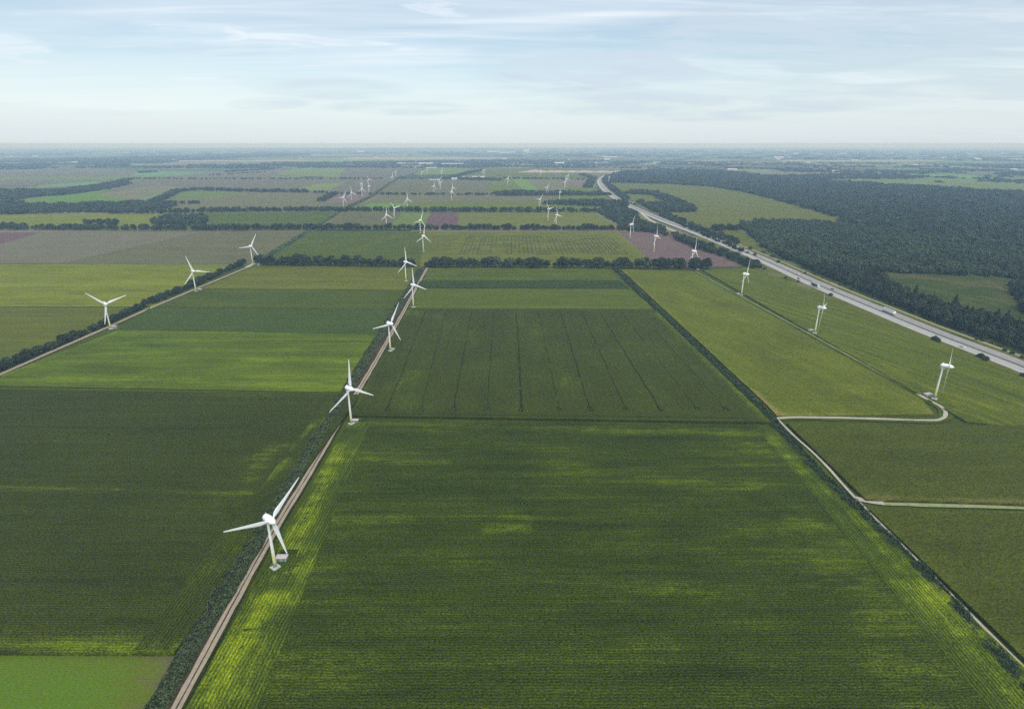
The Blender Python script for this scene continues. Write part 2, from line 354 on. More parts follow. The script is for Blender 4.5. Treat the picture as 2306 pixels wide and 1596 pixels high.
def tower_mat():
    m, nt, b = newmat('tower_paint'); L = nt.links.new
    tc = nd(nt, 'ShaderNodeTexCoord').outputs['Object']; sp = nd(nt, 'ShaderNodeSeparateXYZ'); L(tc, sp.inputs[0])
    # the maker paints the foot of the tower in bands of green fading to white
    cr = nd(nt, 'ShaderNodeValToRGB'); cr.color_ramp.interpolation = 'CONSTANT'
    e = cr.color_ramp.elements
    e[0].position = 0; e[0].color = (.50, .55, .24, 1); e[1].position = .14; e[1].color = (.58, .60, .28, 1)
    for p, c in ((.22, (.64, .65, .36, 1)), (.30, (.70, .71, .50, 1)), (.38, (.75, .76, .64, 1)), (.46, (.80, .81, .80, 1))):
        k = e.new(p); k.color = c
    L(mathn(nt, 'DIVIDE', sp.outputs[2], 26.0), cr.inputs[0]); L(cr.outputs[0], b.inputs['Base Color'])
    b.inputs['Roughness'].default_value = .4; return m
M['tower'] = tower_mat()

def far_ground_mat():
    """open farmland: irregular parcels in hay, stubble, grass and plough tones"""
    m, nt, b = newmat('plain'); L = nt.links.new
    tc = nd(nt, 'ShaderNodeTexCoord').outputs['Object']
    mp = nd(nt, 'ShaderNodeMapping'); mp.inputs['Scale'].default_value = (1 / 420, 1 / 560, 0); mp.inputs['Rotation'].default_value = (0, 0, .12); L(tc, mp.inputs[0])
    vo = nd(nt, 'ShaderNodeTexVoronoi', distance='CHEBYCHEV'); vo.inputs['Scale'].default_value = 1; vo.inputs['Randomness'].default_value = .85; L(mp.outputs[0], vo.inputs['Vector'])
    sp = nd(nt, 'ShaderNodeSeparateColor'); L(vo.outputs['Color'], sp.inputs[0])
    cr = nd(nt, 'ShaderNodeValToRGB'); cr.color_ramp.interpolation = 'CONSTANT'; e = cr.color_ramp.elements
    cols = [(.13, .125, .06), (.10, .14, .05), (.16, .145, .085), (.09, .12, .045), (.12, .22, .08), (.14, .15, .06), (.18, .16, .11), (.05, .08, .03)]
    e[0].position = 0; e[0].color = rgb(cols[0]); e[1].position = .14; e[1].color = rgb(cols[1])
    for i, c in enumerate(cols[2:]):
        k = e.new(.28 + i * .12); k.color = rgb(c)
    L(sp.outputs[0], cr.inputs[0])
    n2 = noisen(nt, tc, 1 / 900, 5, .6, .5, (.35, 1, 1))
    f = nd(nt, 'ShaderNodeMapRange'); f.inputs[1].default_value = .47; f.inputs[2].default_value = .56; L(n2, f.inputs[0])
    # woodland floor / heath beyond the fields
    sx = nd(nt, 'ShaderNodeSeparateXYZ'); L(tc, sx.inputs[0])
    d = nd(nt, 'ShaderNodeMapRange'); d.inputs[1].default_value = 3600; d.inputs[2].default_value = 5200; L(sx.outputs[1], d.inputs[0])
    mx = nd(nt, 'ShaderNodeMixRGB'); L(mathn(nt, 'MULTIPLY', mathn(nt, 'MULTIPLY', f.outputs[0], d.outputs[0]), .6), mx.inputs[0]); L(cr.outputs[0], mx.inputs[1]); mx.inputs[2].default_value = (.035, .05, .03, 1)
    n3 = noisen(nt, tc, .02, 4, .6, 0, (.4, 1, 1)); sc = nd(nt, 'ShaderNodeVectorMath', operation='SCALE'); L(mx.outputs[0], sc.inputs[0]); L(mathn(nt, 'ADD', mathn(nt, 'MULTIPLY', n3, .5), .75), sc.inputs[3])
    L(sc.outputs[0], b.inputs['Base Color']); b.inputs['Specular IOR Level'].default_value = .03; b.inputs['Roughness'].default_value = 1
    return m
M['plain'] = far_ground_mat()

# ------------------------------------------------------------------ ground sheet
def ground():
    ys = [-700, 0, 700, 1500, 3000, 6000, 12000, 22000, 34000]; xs = [-34000, -16000, -7000, -3000, -1200, 0, 1200, 3000, 7000, 16000, 34000]
    v = [(x, y, 0) for y in ys for x in xs]; n = len(xs)
    f = [(j * n + i, j * n + i + 1, (j + 1) * n + i + 1, (j + 1) * n + i) for j in range(len(ys) - 1) for i in range(n - 1)]
    tag(mesh_obj('ground', v, f, M['plain']), 'flat patchwork of farmland reaching to the horizon', kind='structure')
    # low wooded rise on the horizon
    xs = np.linspace(-16000, 9000, 90); v = []; f = []
    for j, (y, k) in enumerate(((14500, 0), (16500, .55), (19000, 1), (22000, .0))):
        for x in xs:
            e = math.exp(-((x + 4500) / 6500.0) ** 4)
            v.append((x, y, -2 + k * e * (50 + 24 * float(fbm(x / 1700, j * .6, 3)))))
    n = len(xs)
    for j in range(3):
        for i in range(n - 1): f.append((j * n + i, j * n + i + 1, (j + 1) * n + i + 1, (j + 1) * n + i))
    tag(mesh_obj('hills', v, f, M['plain'], smooth=True), 'low blue wooded rise along the horizon', kind='structure')
ground()

# ------------------------------------------------------------------ fields
ZL = [0.06]
def nextz(step=.012): ZL[0] += step * .35; return ZL[0]
def seg_dist(X, Y, a, b):
    ax, ay = a[0], a[1]; dx, dy = b[0] - ax, b[1] - ay; L2 = dx * dx + dy * dy + 1e-9
    t = np.clip(((X - ax) * dx + (Y - ay) * dy) / L2, 0, 1)
    return np.hypot(X - ax - t * dx, Y - ay - t * dy)
def field_quad(name, label, corners, mat, h=0.0, res=4.0, tone=.4, strokes=(), kind='structure', amp=.0):
    """corners TL TR BR BL in photo coordinates; a sheet at crop height with a skirt down to the soil"""
    z = h if h > .5 else nextz() + h
    c = [at(x, y, z) for x, y in corners]
    nu = max(2, int(max((c[1] - c[0]).length, (c[2] - c[3]).length) / res)); nv = max(2, int(max((c[3] - c[0]).length, (c[2] - c[1]).length) / res))
    nu = min(nu, 420); nv = min(nv, 420)
    u, v = np.meshgrid(np.linspace(0, 1, nu + 1), np.linspace(0, 1, nv + 1))
    C = [np.array(q) for q in c]
    P = ((1 - u)[..., None] * (1 - v)[..., None] * C[0] + u[..., None] * (1 - v)[..., None] * C[1] + u[..., None] * v[..., None] * C[2] + (1 - u)[..., None] * v[..., None] * C[3])
    X, Y = P[..., 0], P[..., 1]
    T = np.full(X.shape, tone) + (fbm(X / 40, Y / 10, 5) - .5) * amp
    wob = (fbm(X / 14, Y / 6, 9) - .5)
    for s in strokes:      # (x0,y0,x1,y1,width m,strength): where the crop stands paler or darker
        a = at(s[0], s[1], z); b = at(s[2], s[3], z)
        d = seg_dist(X, Y, a, b) + wob * s[4] * .9
        T = T + s[5] * .74 * np.exp(-(d / (s[4] * 1.15)) ** 2) * (.15 + 1.5 * fbm(X / 30, Y / 2.4, 41))
    if h > .5:
        P[..., 2] += (fbm(X / 5, Y / 2.5, 21) - .5) * .5
    if h > .5:
        for (hx, hy_, rx, ry) in HOLES:
            dd = np.hypot((X - hx) / rx, (Y - hy_) / ry) + wob * .5
            P[..., 2] = np.where(dd < 1, .30 + (h - 1.6) * .5, P[..., 2]); T = np.where(dd < 1, .40, T)
    verts = P.reshape(-1, 3); n = nu + 1
    idx = np.arange((nu + 1) * (nv + 1)).reshape(nv + 1, nu + 1)
    faces = np.stack([idx[1:, :-1], idx[1:, 1:], idx[:-1, 1:], idx[:-1, :-1]], -1).reshape(-1, 4)
    tones = T.reshape(-1)
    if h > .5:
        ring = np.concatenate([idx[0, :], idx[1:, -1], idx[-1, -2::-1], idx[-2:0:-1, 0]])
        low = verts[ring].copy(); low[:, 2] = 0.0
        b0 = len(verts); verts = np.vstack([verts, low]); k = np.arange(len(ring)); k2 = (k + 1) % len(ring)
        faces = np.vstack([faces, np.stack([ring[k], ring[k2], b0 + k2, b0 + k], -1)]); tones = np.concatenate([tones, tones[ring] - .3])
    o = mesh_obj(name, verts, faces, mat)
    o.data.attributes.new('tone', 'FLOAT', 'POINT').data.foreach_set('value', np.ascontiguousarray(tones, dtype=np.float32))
    return tag(o, label, kind=kind)
def field_poly(name, label, pts, mat, tone=.4):
    z = nextz() + (.23 if name != 'field_margins' else 0)
    v = [at(x, y, z) for x, y in pts]
    o = mesh_obj(name, [tuple(p) for p in v], [tuple(range(len(v)))], mat)
    o.data.attributes.new('tone', 'FLOAT', 'POINT').data.foreach_set('value', np.full(len(v), tone, dtype=np.float32))
    return tag(o, label, kind='structure')
def smooth_line(P, step):
    """resample a polyline (list of Vectors) with Catmull-Rom"""
    P = [Vector(p) for p in P]; Q = [P[0] * 2 - P[1]] + P + [P[-1] * 2 - P[-2]]; out = []
    for i in range(1, len(Q) - 2):
        p0, p1, p2, p3 = Q[i - 1], Q[i], Q[i + 1], Q[i + 2]; n = max(1, int((p2 - p1).length / step))
        for k in range(n):
            t = k / n
            out.append(.5 * ((2 * p1) + (p2 - p0) * t + (2 * p0 - 5 * p1 + 4 * p2 - p3) * t * t + (3 * p1 - p0 - 3 * p2 + p3) * t ** 3))
    out.append(P[-1]); return out
def ribbon_geo(line, w, z, off=0.0, jit=0.0, seed=0):
    v = []; f = []
    for i, p in enumerate(line):
        a = line[max(0, i - 1)]; b = line[min(len(line) - 1, i + 1)]; t = (b - a); t.z = 0; t.normalize(); n = Vector((t.y, -t.x, 0))
        ww = w / 2
        j1 = jit * (float(vnoise(i * .7, 3.3, seed)) - .5) * 2; j2 = jit * (float(vnoise(i * .7, 9.3, seed + 5)) - .5) * 2
        q = p + n * (off - ww + j1); r = p + n * (off + ww + j2)
        v += [(q.x, q.y, z), (r.x, r.y, z)]
        if i: k = 2 * i; f.append((k - 2, k - 1, k + 1, k))
    return v, f
def ribbon(name, label, line, w, z, mat, off=0.0, kind='structure', jit=0.0):
    v, f = ribbon_geo(line, w, z, off, jit, int(abs(off) * 7 + w)); return tag(mesh_obj(name, v, f, mat), label, kind=kind)

CORN = 2.1
HOLES = []
for (x, y, rx, ry) in ((628, 1272, 9.5, 8), (797, 956, 9, 8), (884, 794, 8, 8), (928, 694, 7, 7), (2094, 897, 9, 7), (1829, 751, 9, 7), (1665, 665, 8, 7), (2122, 915, 7, 6)):
    q_ = at(x, y); HOLES.append((q_.x, q_.y, rx, ry))
# --- margins between the fields
field_poly('field_margins', 'rough grass margins between the near fields', [(-3000, 595), (3600, 600), (3600, 1900), (-3000, 1900)], M['mid'], .2)
# --- bottom left
field_quad('grass_field', 'young pale green grass in the bottom left corner', [(-700, 1466), (420, 1472), (280, 1760), (-900, 1760)], M['grass'], res=4, tone=.80,
           strokes=[(395, 1476, 300, 1560, 9, -.55), (420, 1472, 330, 1600, 4, -.5), (100, 1510, 330, 1490, 5, -.2), (-50, 1590, 200, 1600, 10, .3)])
field_quad('corn_field', 'dark green maize field left of the dirt track', [(-900, 862), (812, 888), (392, 1468), (-900, 1462)], M['corn_l'], CORN, 2.0, .30,
           [(-200, 1097, 260, 1101, 2.6, .32), (260, 1101, 560, 1110, 1.6, .25), (-900, 1458, 400, 1462, 4.5, .50), (150, 1452, 390, 1452, 4, .25), (560, 1080, 610, 1010, 6, .35),
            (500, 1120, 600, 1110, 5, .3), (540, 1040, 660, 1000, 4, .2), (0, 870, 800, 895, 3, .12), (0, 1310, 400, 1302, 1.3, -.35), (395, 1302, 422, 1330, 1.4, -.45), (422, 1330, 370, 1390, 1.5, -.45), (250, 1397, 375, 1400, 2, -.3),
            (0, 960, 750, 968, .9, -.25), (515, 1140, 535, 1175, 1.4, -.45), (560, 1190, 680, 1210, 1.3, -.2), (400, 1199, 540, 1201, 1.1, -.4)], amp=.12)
# headland on the hedge side, rows along the hedge
field_quad('corn_headland', 'maize rows drilled along the shrubby hedge', [(735, 905), (782, 890), (384, 1462), (300, 1462)], M['head_dark'], CORN + .06, 2.0, .32,
           [(320, 1452, 385, 1450, 4, .5), (640, 1010, 700, 960, 5, .4), (560, 1110, 640, 1040, 4, .5), (700, 960, 770, 920, 3, .3), (500, 1330, 560, 1230, 5, .15)], amp=.25)
# --- centre big field
field_quad('corn_field', 'large maize field filling the foreground', [(792, 940), (1722, 956), (2560, 1800), (330, 1800)], M['corn_c'], CORN, 1.9, .34,
           [(820, 950, 1700, 975, 5, .26), (1640, 985, 1720, 1010, 9, .35), (760, 1030, 1000, 1040, 5, .28), (1250, 1050, 1500, 1075, 5, .20), (1490, 1085, 1700, 1100, 4, .18),
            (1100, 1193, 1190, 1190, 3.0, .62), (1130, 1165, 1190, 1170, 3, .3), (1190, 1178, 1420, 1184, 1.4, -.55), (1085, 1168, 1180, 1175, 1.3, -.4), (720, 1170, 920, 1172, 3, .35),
            (700, 1290, 760, 1320, 6, .25), (1300, 1310, 1500, 1320, 4, .22), (1500, 1330, 1700, 1350, 4, .2), (1700, 1090, 1820, 1150, 6, .22), (1780, 1165, 1860, 1190, 5, .2),
            (1880, 1290, 1960, 1330, 9, .25), (2010, 1400, 2200, 1600, 14, .30), (1990, 1480, 2060, 1600, 8, .2), (1430, 1205, 1700, 1225, 1, .14), (1850, 1185, 1700, 1140, 1.0, .2),
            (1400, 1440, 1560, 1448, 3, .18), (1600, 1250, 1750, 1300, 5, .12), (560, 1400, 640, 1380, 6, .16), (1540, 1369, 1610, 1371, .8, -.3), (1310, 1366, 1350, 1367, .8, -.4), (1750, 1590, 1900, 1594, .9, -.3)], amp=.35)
field_quad('corn_headland', 'bright yellow-green maize rows beside the dirt track', [(786, 945), (835, 945), (500, 1800), (300, 1800)], M['head'], CORN + .07, 2.0, .30,
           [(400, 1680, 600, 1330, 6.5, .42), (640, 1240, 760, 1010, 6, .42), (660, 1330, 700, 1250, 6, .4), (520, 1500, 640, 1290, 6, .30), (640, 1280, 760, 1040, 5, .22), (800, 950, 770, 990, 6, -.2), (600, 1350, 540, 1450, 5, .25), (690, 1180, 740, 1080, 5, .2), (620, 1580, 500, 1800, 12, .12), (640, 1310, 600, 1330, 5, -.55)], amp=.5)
field_quad('corn_headland', 'bright yellow-green maize rows beside the right hedge', [(1694, 952), (1742, 962), (2620, 1800), (2400, 1800)], M['head'], CORN + .07, 2.0, .22,
           [(1742, 990, 2100, 1330, 5.5, .36), (2100, 1330, 2560, 1790, 8.5, .42), (1720, 990, 1800, 1060, 5, .25), (1980, 1250, 2100, 1380, 6, .15), (2150, 1440, 2400, 1720, 7, .2)], amp=.45)
# --- tramline maize and fields beyond, centre
field_quad('corn_field', 'maize field scored by long dark tractor lines', [(918, 696), (1478, 699), (1738, 950), (786, 934)], M['corn_tram'], CORN, 2.4, .36,
           [(880, 870, 930, 840, 8, .3), (905, 700, 940, 706, 10, .18), (860, 760, 905, 700, 8, .35), (800, 900, 850, 800, 5, .25), (1480, 705, 1735, 945, 4, .55), (1440, 705, 1600, 860, 4, .1), (790, 925, 1700, 940, 3, -.12), (1250, 770, 1290, 900, 6, .1)], amp=.15)
field_quad('grass_field', 'fresh green strip field crossing the centre', [(938, 649), (1418, 650), (1470, 690), (1480, 698)][0:2] + [(1477, 696), (905, 693)], M['green'], .3, 4, .40, [(930, 690, 1470, 694, 2.5, .5), (1450, 670, 1470, 690, 6, .4), (900, 690, 940, 655, 5, .4)])
field_quad('crop_strip', 'very dark green strip of crop', [(946, 633), (1394, 632), (1418, 649), (938, 648)], M['strip'], 1.2, 4, .35)
field_quad('crop_field', 'dull olive crop behind the dark strip', [(962, 602), (1368, 603), (1394, 631), (948, 631)], M['mid'], .3, 4, .45, [(965, 605, 1360, 606, 5, .4)])
# --- left of centre stack
field_quad('crop_field', 'fresh light green field above the dark maize', [(270, 742), (868, 753), (812, 884), (-60, 868)], M['light'], .5, 3, .40,
           [(120, 845, 780, 872, 6, .3), (560, 810, 830, 815, 7, .3), (250, 760, 450, 800, 6, -.15), (0, 845, 260, 745, 5, .3), (780, 870, 860, 765, 7, .35), (100, 800, 300, 790, 3, -.2), (660, 765, 850, 770, 4, -.25)], amp=.35)
field_quad('crop_field', 'blue-green field between lighter strips', [(336, 693), (896, 697), (868, 752), (272, 741)], M['blue'], .9, 4, .4)
field_quad('crop_field', 'mid green strip of crop', [(448, 651), (914, 654), (896, 696), (338, 692)], M['mid'], .6, 4, .25)
field_quad('crop_field', 'olive strip of crop nearest the tree row', [(576, 598), (938, 603), (915, 653), (450, 650)], M['olive'], .2, 4, .35, [(470, 645, 900, 648, 6, .3), (520, 628, 900, 630, 2, .35), (580, 600, 930, 604, 9, -.2)])
# --- far left
field_quad('crop_field', 'yellow-green field beyond the left tree row', [(-600, 592), (520, 597), (345, 690), (-700, 690)], M['yel'], .2, 4, .30, [(0, 640, 420, 640, 10, .25), (0, 600, 500, 602, 8, -.15), (0, 692, 340, 688, 3, .3), (170, 660, 300, 655, 9, -.3)], amp=.3)
field_quad('crop_field', 'dull olive field at the left edge', [(-700, 692), (345, 692), (-140, 885), (-1000, 870)], M['olive'], .5, 4, .25, [(-100, 700, 300, 700, 6, -.15), (0, 815, 200, 745, 4, .2)], amp=.2)
field_quad('crop_field', 'grey-brown ripe field behind the yellow-green one', [(-600, 523), (690, 522), (560, 596), (-700, 592)], M['brown'], .2, 6, .30)
field_poly('crop_field', 'pale grey part of the ripe field', [(-600, 523), (450, 523), (140, 592), (-600, 590)], M['greyb'], .45)
field_poly('ploughed_field', 'pinkish bare soil at the left edge', [(-600, 523), (90, 524), (-20, 556), (-600, 575)], M['maroon'], .5)
# --- behind the first tree row
field_quad('crop_field', 'green field behind the main tree row', [(700, 521), (958, 521), (946, 600), (590, 598)], M['green'], .2, 5, .25, [(800, 560, 900, 530, 12, .3), (945, 595, 955, 525, 8, .2)], amp=.2)
field_quad('crop_field', 'yellow-olive field cut with a grid maze', [(958, 521), (1388, 522), (1486, 603), (946, 600)], M['olive'], .2, 5, .45, [(950, 590, 1470, 595, 8, .3), (1400, 530, 1480, 595, 10, .4)])
field_poly('ploughed_field', 'bare brown soil between maze field and motorway', [(1392, 521), (1500, 522), (1562, 545), (1668, 600), (1488, 603)], M['plough'], .4)
# --- between the second and third tree rows
field_quad('crop_field', 'straw-green field at left', [(-500, 482), (360, 480), (330, 516), (-600, 517)], M['yel'], .1, 9, .30)
field_quad('crop_field', 'blue-green field beside the left wood', [(430, 480), (764, 478), (704, 516), (390, 516)], M['blue'], .1, 9, .75)
field_quad('crop_field', 'brownish olive field', [(776, 479), (906, 479), (872, 516), (722, 516)], M['brown'], .1, 9, .2)
field_quad('crop_field', 'light green field', [(906, 479), (970, 479), (952, 516), (872, 516)], M['mint'], .1, 9, .2)
field_quad('ploughed_field', 'maroon ploughed rectangle', [(970, 479), (1032, 479), (1031, 514), (954, 515)], M['maroon'], .1, 9, .4)
field_quad('crop_field', 'straw coloured field right of the maroon one', [(1032, 479), (1336, 479), (1392, 516), (1031, 516)], M['olive'], .1, 9, .6)
# --- between the third and fourth rows
field_poly('crop_field', 'olive field with a curved hedge', [(215, 477), (300, 458), (385, 430), (735, 433), (770, 438), (730, 453), (700, 478)], M['brown'], .5)
field_poly('crop_field', 'darker green end of the olive field', [(330, 449), (392, 430), (560, 430), (480, 447)], M['mint'], .1)
field_poly('crop_field', 'brown stubble', [(700, 478), (722, 455), (796, 455), (762, 478)], M['brown'], .4)
field_poly('ploughed_field', 'pinkish soil under three turbines', [(722, 456), (760, 437), (838, 436), (797, 456)], M['plough'], .7)
field_poly('crop_field', 'olive field', [(862, 437), (1300, 438), (1330, 452), (905, 456), (835, 456)], M['brown'], .45)
field_poly('grass_field', 'bright green rectangle', [(836, 457), (914, 457), (914, 478), (795, 478)], M['bright'], .4)
field_poly('crop_field', 'dull field behind the third tree row', [(914, 456), (1330, 452), (1340, 478), (914, 478)], M['mid'], .9)
field_poly('crop_field', 'dull green field near the motorway', [(1240, 437), (1370, 440), (1400, 465), (1260, 462)], M['mid'], .85)
# --- beyond the fourth row
field_poly('crop_field', 'grey-brown field', [(230, 430), (330, 402), (1000, 402), (880, 402), (855, 436), (390, 428)], M['greyb'], .2)
field_poly('grass_field', 'green wedge', [(660, 428), (712, 414), (775, 412), (742, 428)], M['mint'], .7)
field_poly('grass_field', 'vivid green field at left', [(20, 462), (150, 428), (260, 426), (215, 438), (330, 430), (285, 455)], M['bright'], .2)
field_poly('crop_field', 'pale brown field', [(215, 438), (345, 418), (560, 430), (385, 430), (300, 450)], M['brown'], .8)
field_poly('crop_field', 'brown field', [(880, 402), (1100, 403), (1100, 437), (862, 436)], M['brown'], .3)
field_poly('crop_field', 'greenish field', [(1100, 403), (1155, 403), (1180, 428), (1100, 437)], M['mid'], .9)
field_poly('grass_field', 'bright green strip pointing at the motorway', [(1153, 403), (1186, 403), (1212, 428), (1178, 428)], M['bright'], .5)
field_poly('crop_field', 'straw field', [(1186, 403), (1280, 404), (1278, 428), (1212, 428)], M['brown'], .6)
field_poly('ploughed_field', 'pink soil rectangle', [(1280, 407), (1328, 407), (1337, 419), (1274, 419)], M['plough'], .7)
field_poly('crop_field', 'olive green rectangle', [(1274, 419), (1337, 419), (1345, 429), (1270, 429)], M['mid'], .9)
field_poly('crop_field', 'brown field far left', [(-500, 388), (320, 386), (260, 405), (60, 418), (-500, 418)], M['greyb'], .2)
field_poly('grass_field', 'pale green stripe far left', [(-500, 402), (470, 396), (420, 404), (-500, 406)], M['mint'], .3)
field_poly('crop_field', 'brown field in the distance', [(330, 402), (560, 380), (640, 380), (600, 402)], M['greyb'], .3)
field_poly('grass_field', 'mint green field in the distance', [(630, 394), (665, 378), (860, 378), (770, 400)], M['mint'], .5)
field_poly('crop_field', 'brown distant field', [(780, 378), (960, 378), (900, 401), (760, 401)], M['greyb'], .1)
field_poly('grass_field', 'distant pale green field', [(960, 379), (1060, 379), (1040, 392), (930, 394)], M['mint'], .4)
field_poly('crop_field', 'distant olive field', [(1050, 379), (1290, 379), (1350, 396), (1340, 402), (1070, 402)], M['olive'], .3)
field_poly('grass_field', 'thin pale meadow', [(560, 360), (900, 352), (1180, 356), (700, 366)], M['mint'], .8)
field_poly('crop_field', 'pale far stubble', [(330, 366), (700, 358), (660, 362), (360, 372)], M['greyb'], .9)
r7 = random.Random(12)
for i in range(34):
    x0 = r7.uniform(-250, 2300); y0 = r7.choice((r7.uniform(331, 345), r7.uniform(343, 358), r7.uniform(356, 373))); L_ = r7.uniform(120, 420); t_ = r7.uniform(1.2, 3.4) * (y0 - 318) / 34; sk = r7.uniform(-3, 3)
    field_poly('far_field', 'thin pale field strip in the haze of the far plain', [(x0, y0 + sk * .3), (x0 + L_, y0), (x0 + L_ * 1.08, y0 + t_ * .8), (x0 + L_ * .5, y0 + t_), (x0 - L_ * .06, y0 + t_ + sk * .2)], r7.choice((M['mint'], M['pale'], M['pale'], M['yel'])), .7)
# --- right of the right hedge
AS = [(1400, 610, 1560, 770, 5, .55), (1560, 770, 1745, 930, 4, .75), (1640, 850, 1745, 930, 5, .4), (1760, 933, 2080, 935, 2.5, .5), (1900, 880, 1960, 870, 6, .2), (2050, 915, 2090, 930, 5, .3)]
field_quad('corn_field', 'olive maize edged in orange between hedge and curved track', [(1398, 606), (1560, 611), (2078, 900), (1716, 900)], M['rightA'], CORN * .8, 3, .30, AS, amp=.2)
field_quad('corn_field', 'end rows of the orange-edged maize above the track bend', [(1717, 900.5), (2078, 900.5), (2104, 931), (1750, 935)], M['rightA'], CORN * .8, 3, .30, AS, amp=.2)
field_quad('corn_field', 'striped olive maize beside the motorway', [(1582, 608), (1695, 602), (2700, 1010), (2176, 948)], M['rightB'], CORN * .8, 3, .35,
           [(1580, 625, 2080, 890, 4, .1), (2030, 905, 2080, 890, 5, .35), (2120, 880, 2250, 920, 3, .3), (1990, 820, 2160, 910, 3, .25)], amp=.2)
field_quad('corn_field', 'dull green maize below the curved track', [(1772, 952), (2700, 962), (2900, 1150), (1950, 1124)], M['rightC'], CORN * .9, 3, .30, [(1955, 1120, 2700, 1140, 2.2, .7), (1770, 955, 1945, 1120, 3, -.15), (1930, 1100, 1990, 1118, 4, .3)], amp=.2)
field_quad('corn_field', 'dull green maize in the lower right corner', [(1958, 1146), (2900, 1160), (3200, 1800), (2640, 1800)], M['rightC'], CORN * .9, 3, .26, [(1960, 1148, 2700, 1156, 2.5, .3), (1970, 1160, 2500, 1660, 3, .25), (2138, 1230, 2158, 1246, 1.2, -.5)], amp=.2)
field_poly('crop_field', 'broad olive field between wood and motorway', [(1368, 412), (1505, 413), (1607, 420), (1680, 432), (1760, 452), (1850, 477), (1950, 503), (1700, 506), (1640, 535), (1560, 505), (1470, 472), (1420, 450), (1380, 430)], M['olive'], .35)
field_poly('crop_field', 'small olive field by the wood', [(1612, 520), (1670, 522), (1700, 545), (1770, 590), (1720, 575), (1650, 545)], M['olive'], .25)
field_quad('clearing', 'rough green and brown clearing inside the wood', [(1950, 606), (2620, 628), (2760, 800), (2060, 672)], M['clearing'], .1, 4, .30,
           [(2060, 622, 2190, 640, 7, .35), (2200, 622, 2290, 668, 5, .55), (2110, 640, 2300, 682, 5, -.35), (2080, 650, 2290, 698, 4, .18), (2030, 628, 2280, 690, 2.5, -.45), (2100, 622, 2290, 662, 2.5, -.45), (2070, 650, 2240, 690, 2.5, -.4), (1960, 620, 2100, 680, 14, -.2), (2300, 640, 2600, 700, 14, .3)], amp=.6)
field_poly('verge', 'grassy road verge strip', [(1640, 540), (1770, 590), (2000, 690), (2306, 800), (2700, 960), (2700, 1015), (2306, 870), (2100, 785), (1840, 665), (1690, 600), (1480, 520)], M['verge'], .45)
field_poly('crop_field', 'pale green fields beyond the wood', [(1900, 398), (2306, 402), (2700, 420), (2700, 440), (2306, 436), (1950, 420)], M['mint'], .3)
field_poly('crop_field', 'distant straw field beyond the wood', [(1650, 388), (1850, 383), (1900, 392), (1750, 396)], M['brown'], .9)

# dark tractor lines through the tramline maize
def wheel_lines():
    V = []; Fc = []
    def add(P, w, z):
        v, f = ribbon_geo([Vector(p) for p in P], w, z); b = len(V); V.extend(v); Fc.extend([tuple(b + i for i in q) for q in f])
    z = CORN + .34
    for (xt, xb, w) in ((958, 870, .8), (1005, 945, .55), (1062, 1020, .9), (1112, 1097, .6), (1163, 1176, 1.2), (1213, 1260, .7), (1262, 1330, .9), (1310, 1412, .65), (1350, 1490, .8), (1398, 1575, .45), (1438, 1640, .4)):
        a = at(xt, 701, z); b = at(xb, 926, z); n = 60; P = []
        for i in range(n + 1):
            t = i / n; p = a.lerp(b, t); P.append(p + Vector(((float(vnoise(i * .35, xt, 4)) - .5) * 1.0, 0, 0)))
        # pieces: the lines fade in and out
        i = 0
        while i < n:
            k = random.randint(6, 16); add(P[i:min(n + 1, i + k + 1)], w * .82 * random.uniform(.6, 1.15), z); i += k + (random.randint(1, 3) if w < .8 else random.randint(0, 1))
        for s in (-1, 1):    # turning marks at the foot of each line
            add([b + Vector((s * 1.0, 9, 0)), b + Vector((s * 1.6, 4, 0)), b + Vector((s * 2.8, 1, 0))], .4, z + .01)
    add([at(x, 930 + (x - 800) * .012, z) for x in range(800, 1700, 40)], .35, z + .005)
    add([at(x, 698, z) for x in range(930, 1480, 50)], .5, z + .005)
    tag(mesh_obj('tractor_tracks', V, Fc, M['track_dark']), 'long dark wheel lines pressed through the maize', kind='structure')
wheel_lines()
def maze():
    V = []; Fc = []
    def add(P, w):
        v, f = ribbon_geo([Vector(p) for p in P], w, .62); b = len(V); V.extend(v); Fc.extend([tuple(b + i for i in q) for q in f])
    zA = lambda x, y: at((1000 + x / 2.0228) / 1.48, (420 + y / 2.0228) / 1.48, .62)
    a = zA(1075, 862); b = zA(2210, 862); c = zA(2150, 742)
    x0, x1, y0, y1 = a.x, b.x, a.y, c.y
    r2 = random.Random(5)
    n = 40
    for i in range(n):
        x = x0 + (x1 - x0) * i / (n - 1); yy = y0
        while yy < y1:
            L_ = r2.uniform(25, 90); e = min(y1, yy + L_)
            if r2.random() < .82: add([(x, yy, 0), (x + .01, e, 0)], 1.7)
            yy = e + r2.uniform(0, 14)
    for k in range(12):
        y = y0 + (y1 - y0) * k / 11; xx = x0 - (30 if k % 3 == 0 else 0)
        while xx < x1:
            L_ = r2.uniform(12, 60); e = min(x1, xx + L_)
            if r2.random() < .62: add([(xx, y, 0), (e, y + .01, 0)], 3.0)
            xx = e + r2.uniform(3, 22)
    for k in range(11):
        y = y0 + (y1 - y0) * k / 10 + 3; add([(x0 - 95, y, 0), (x0 - 20 - 8 * (k % 2), y, 0)], 1.6)
    tag(mesh_obj('maze_paths', V, Fc, M['maze']), 'grid of narrow paths mown into the olive field', kind='structure')
maze()

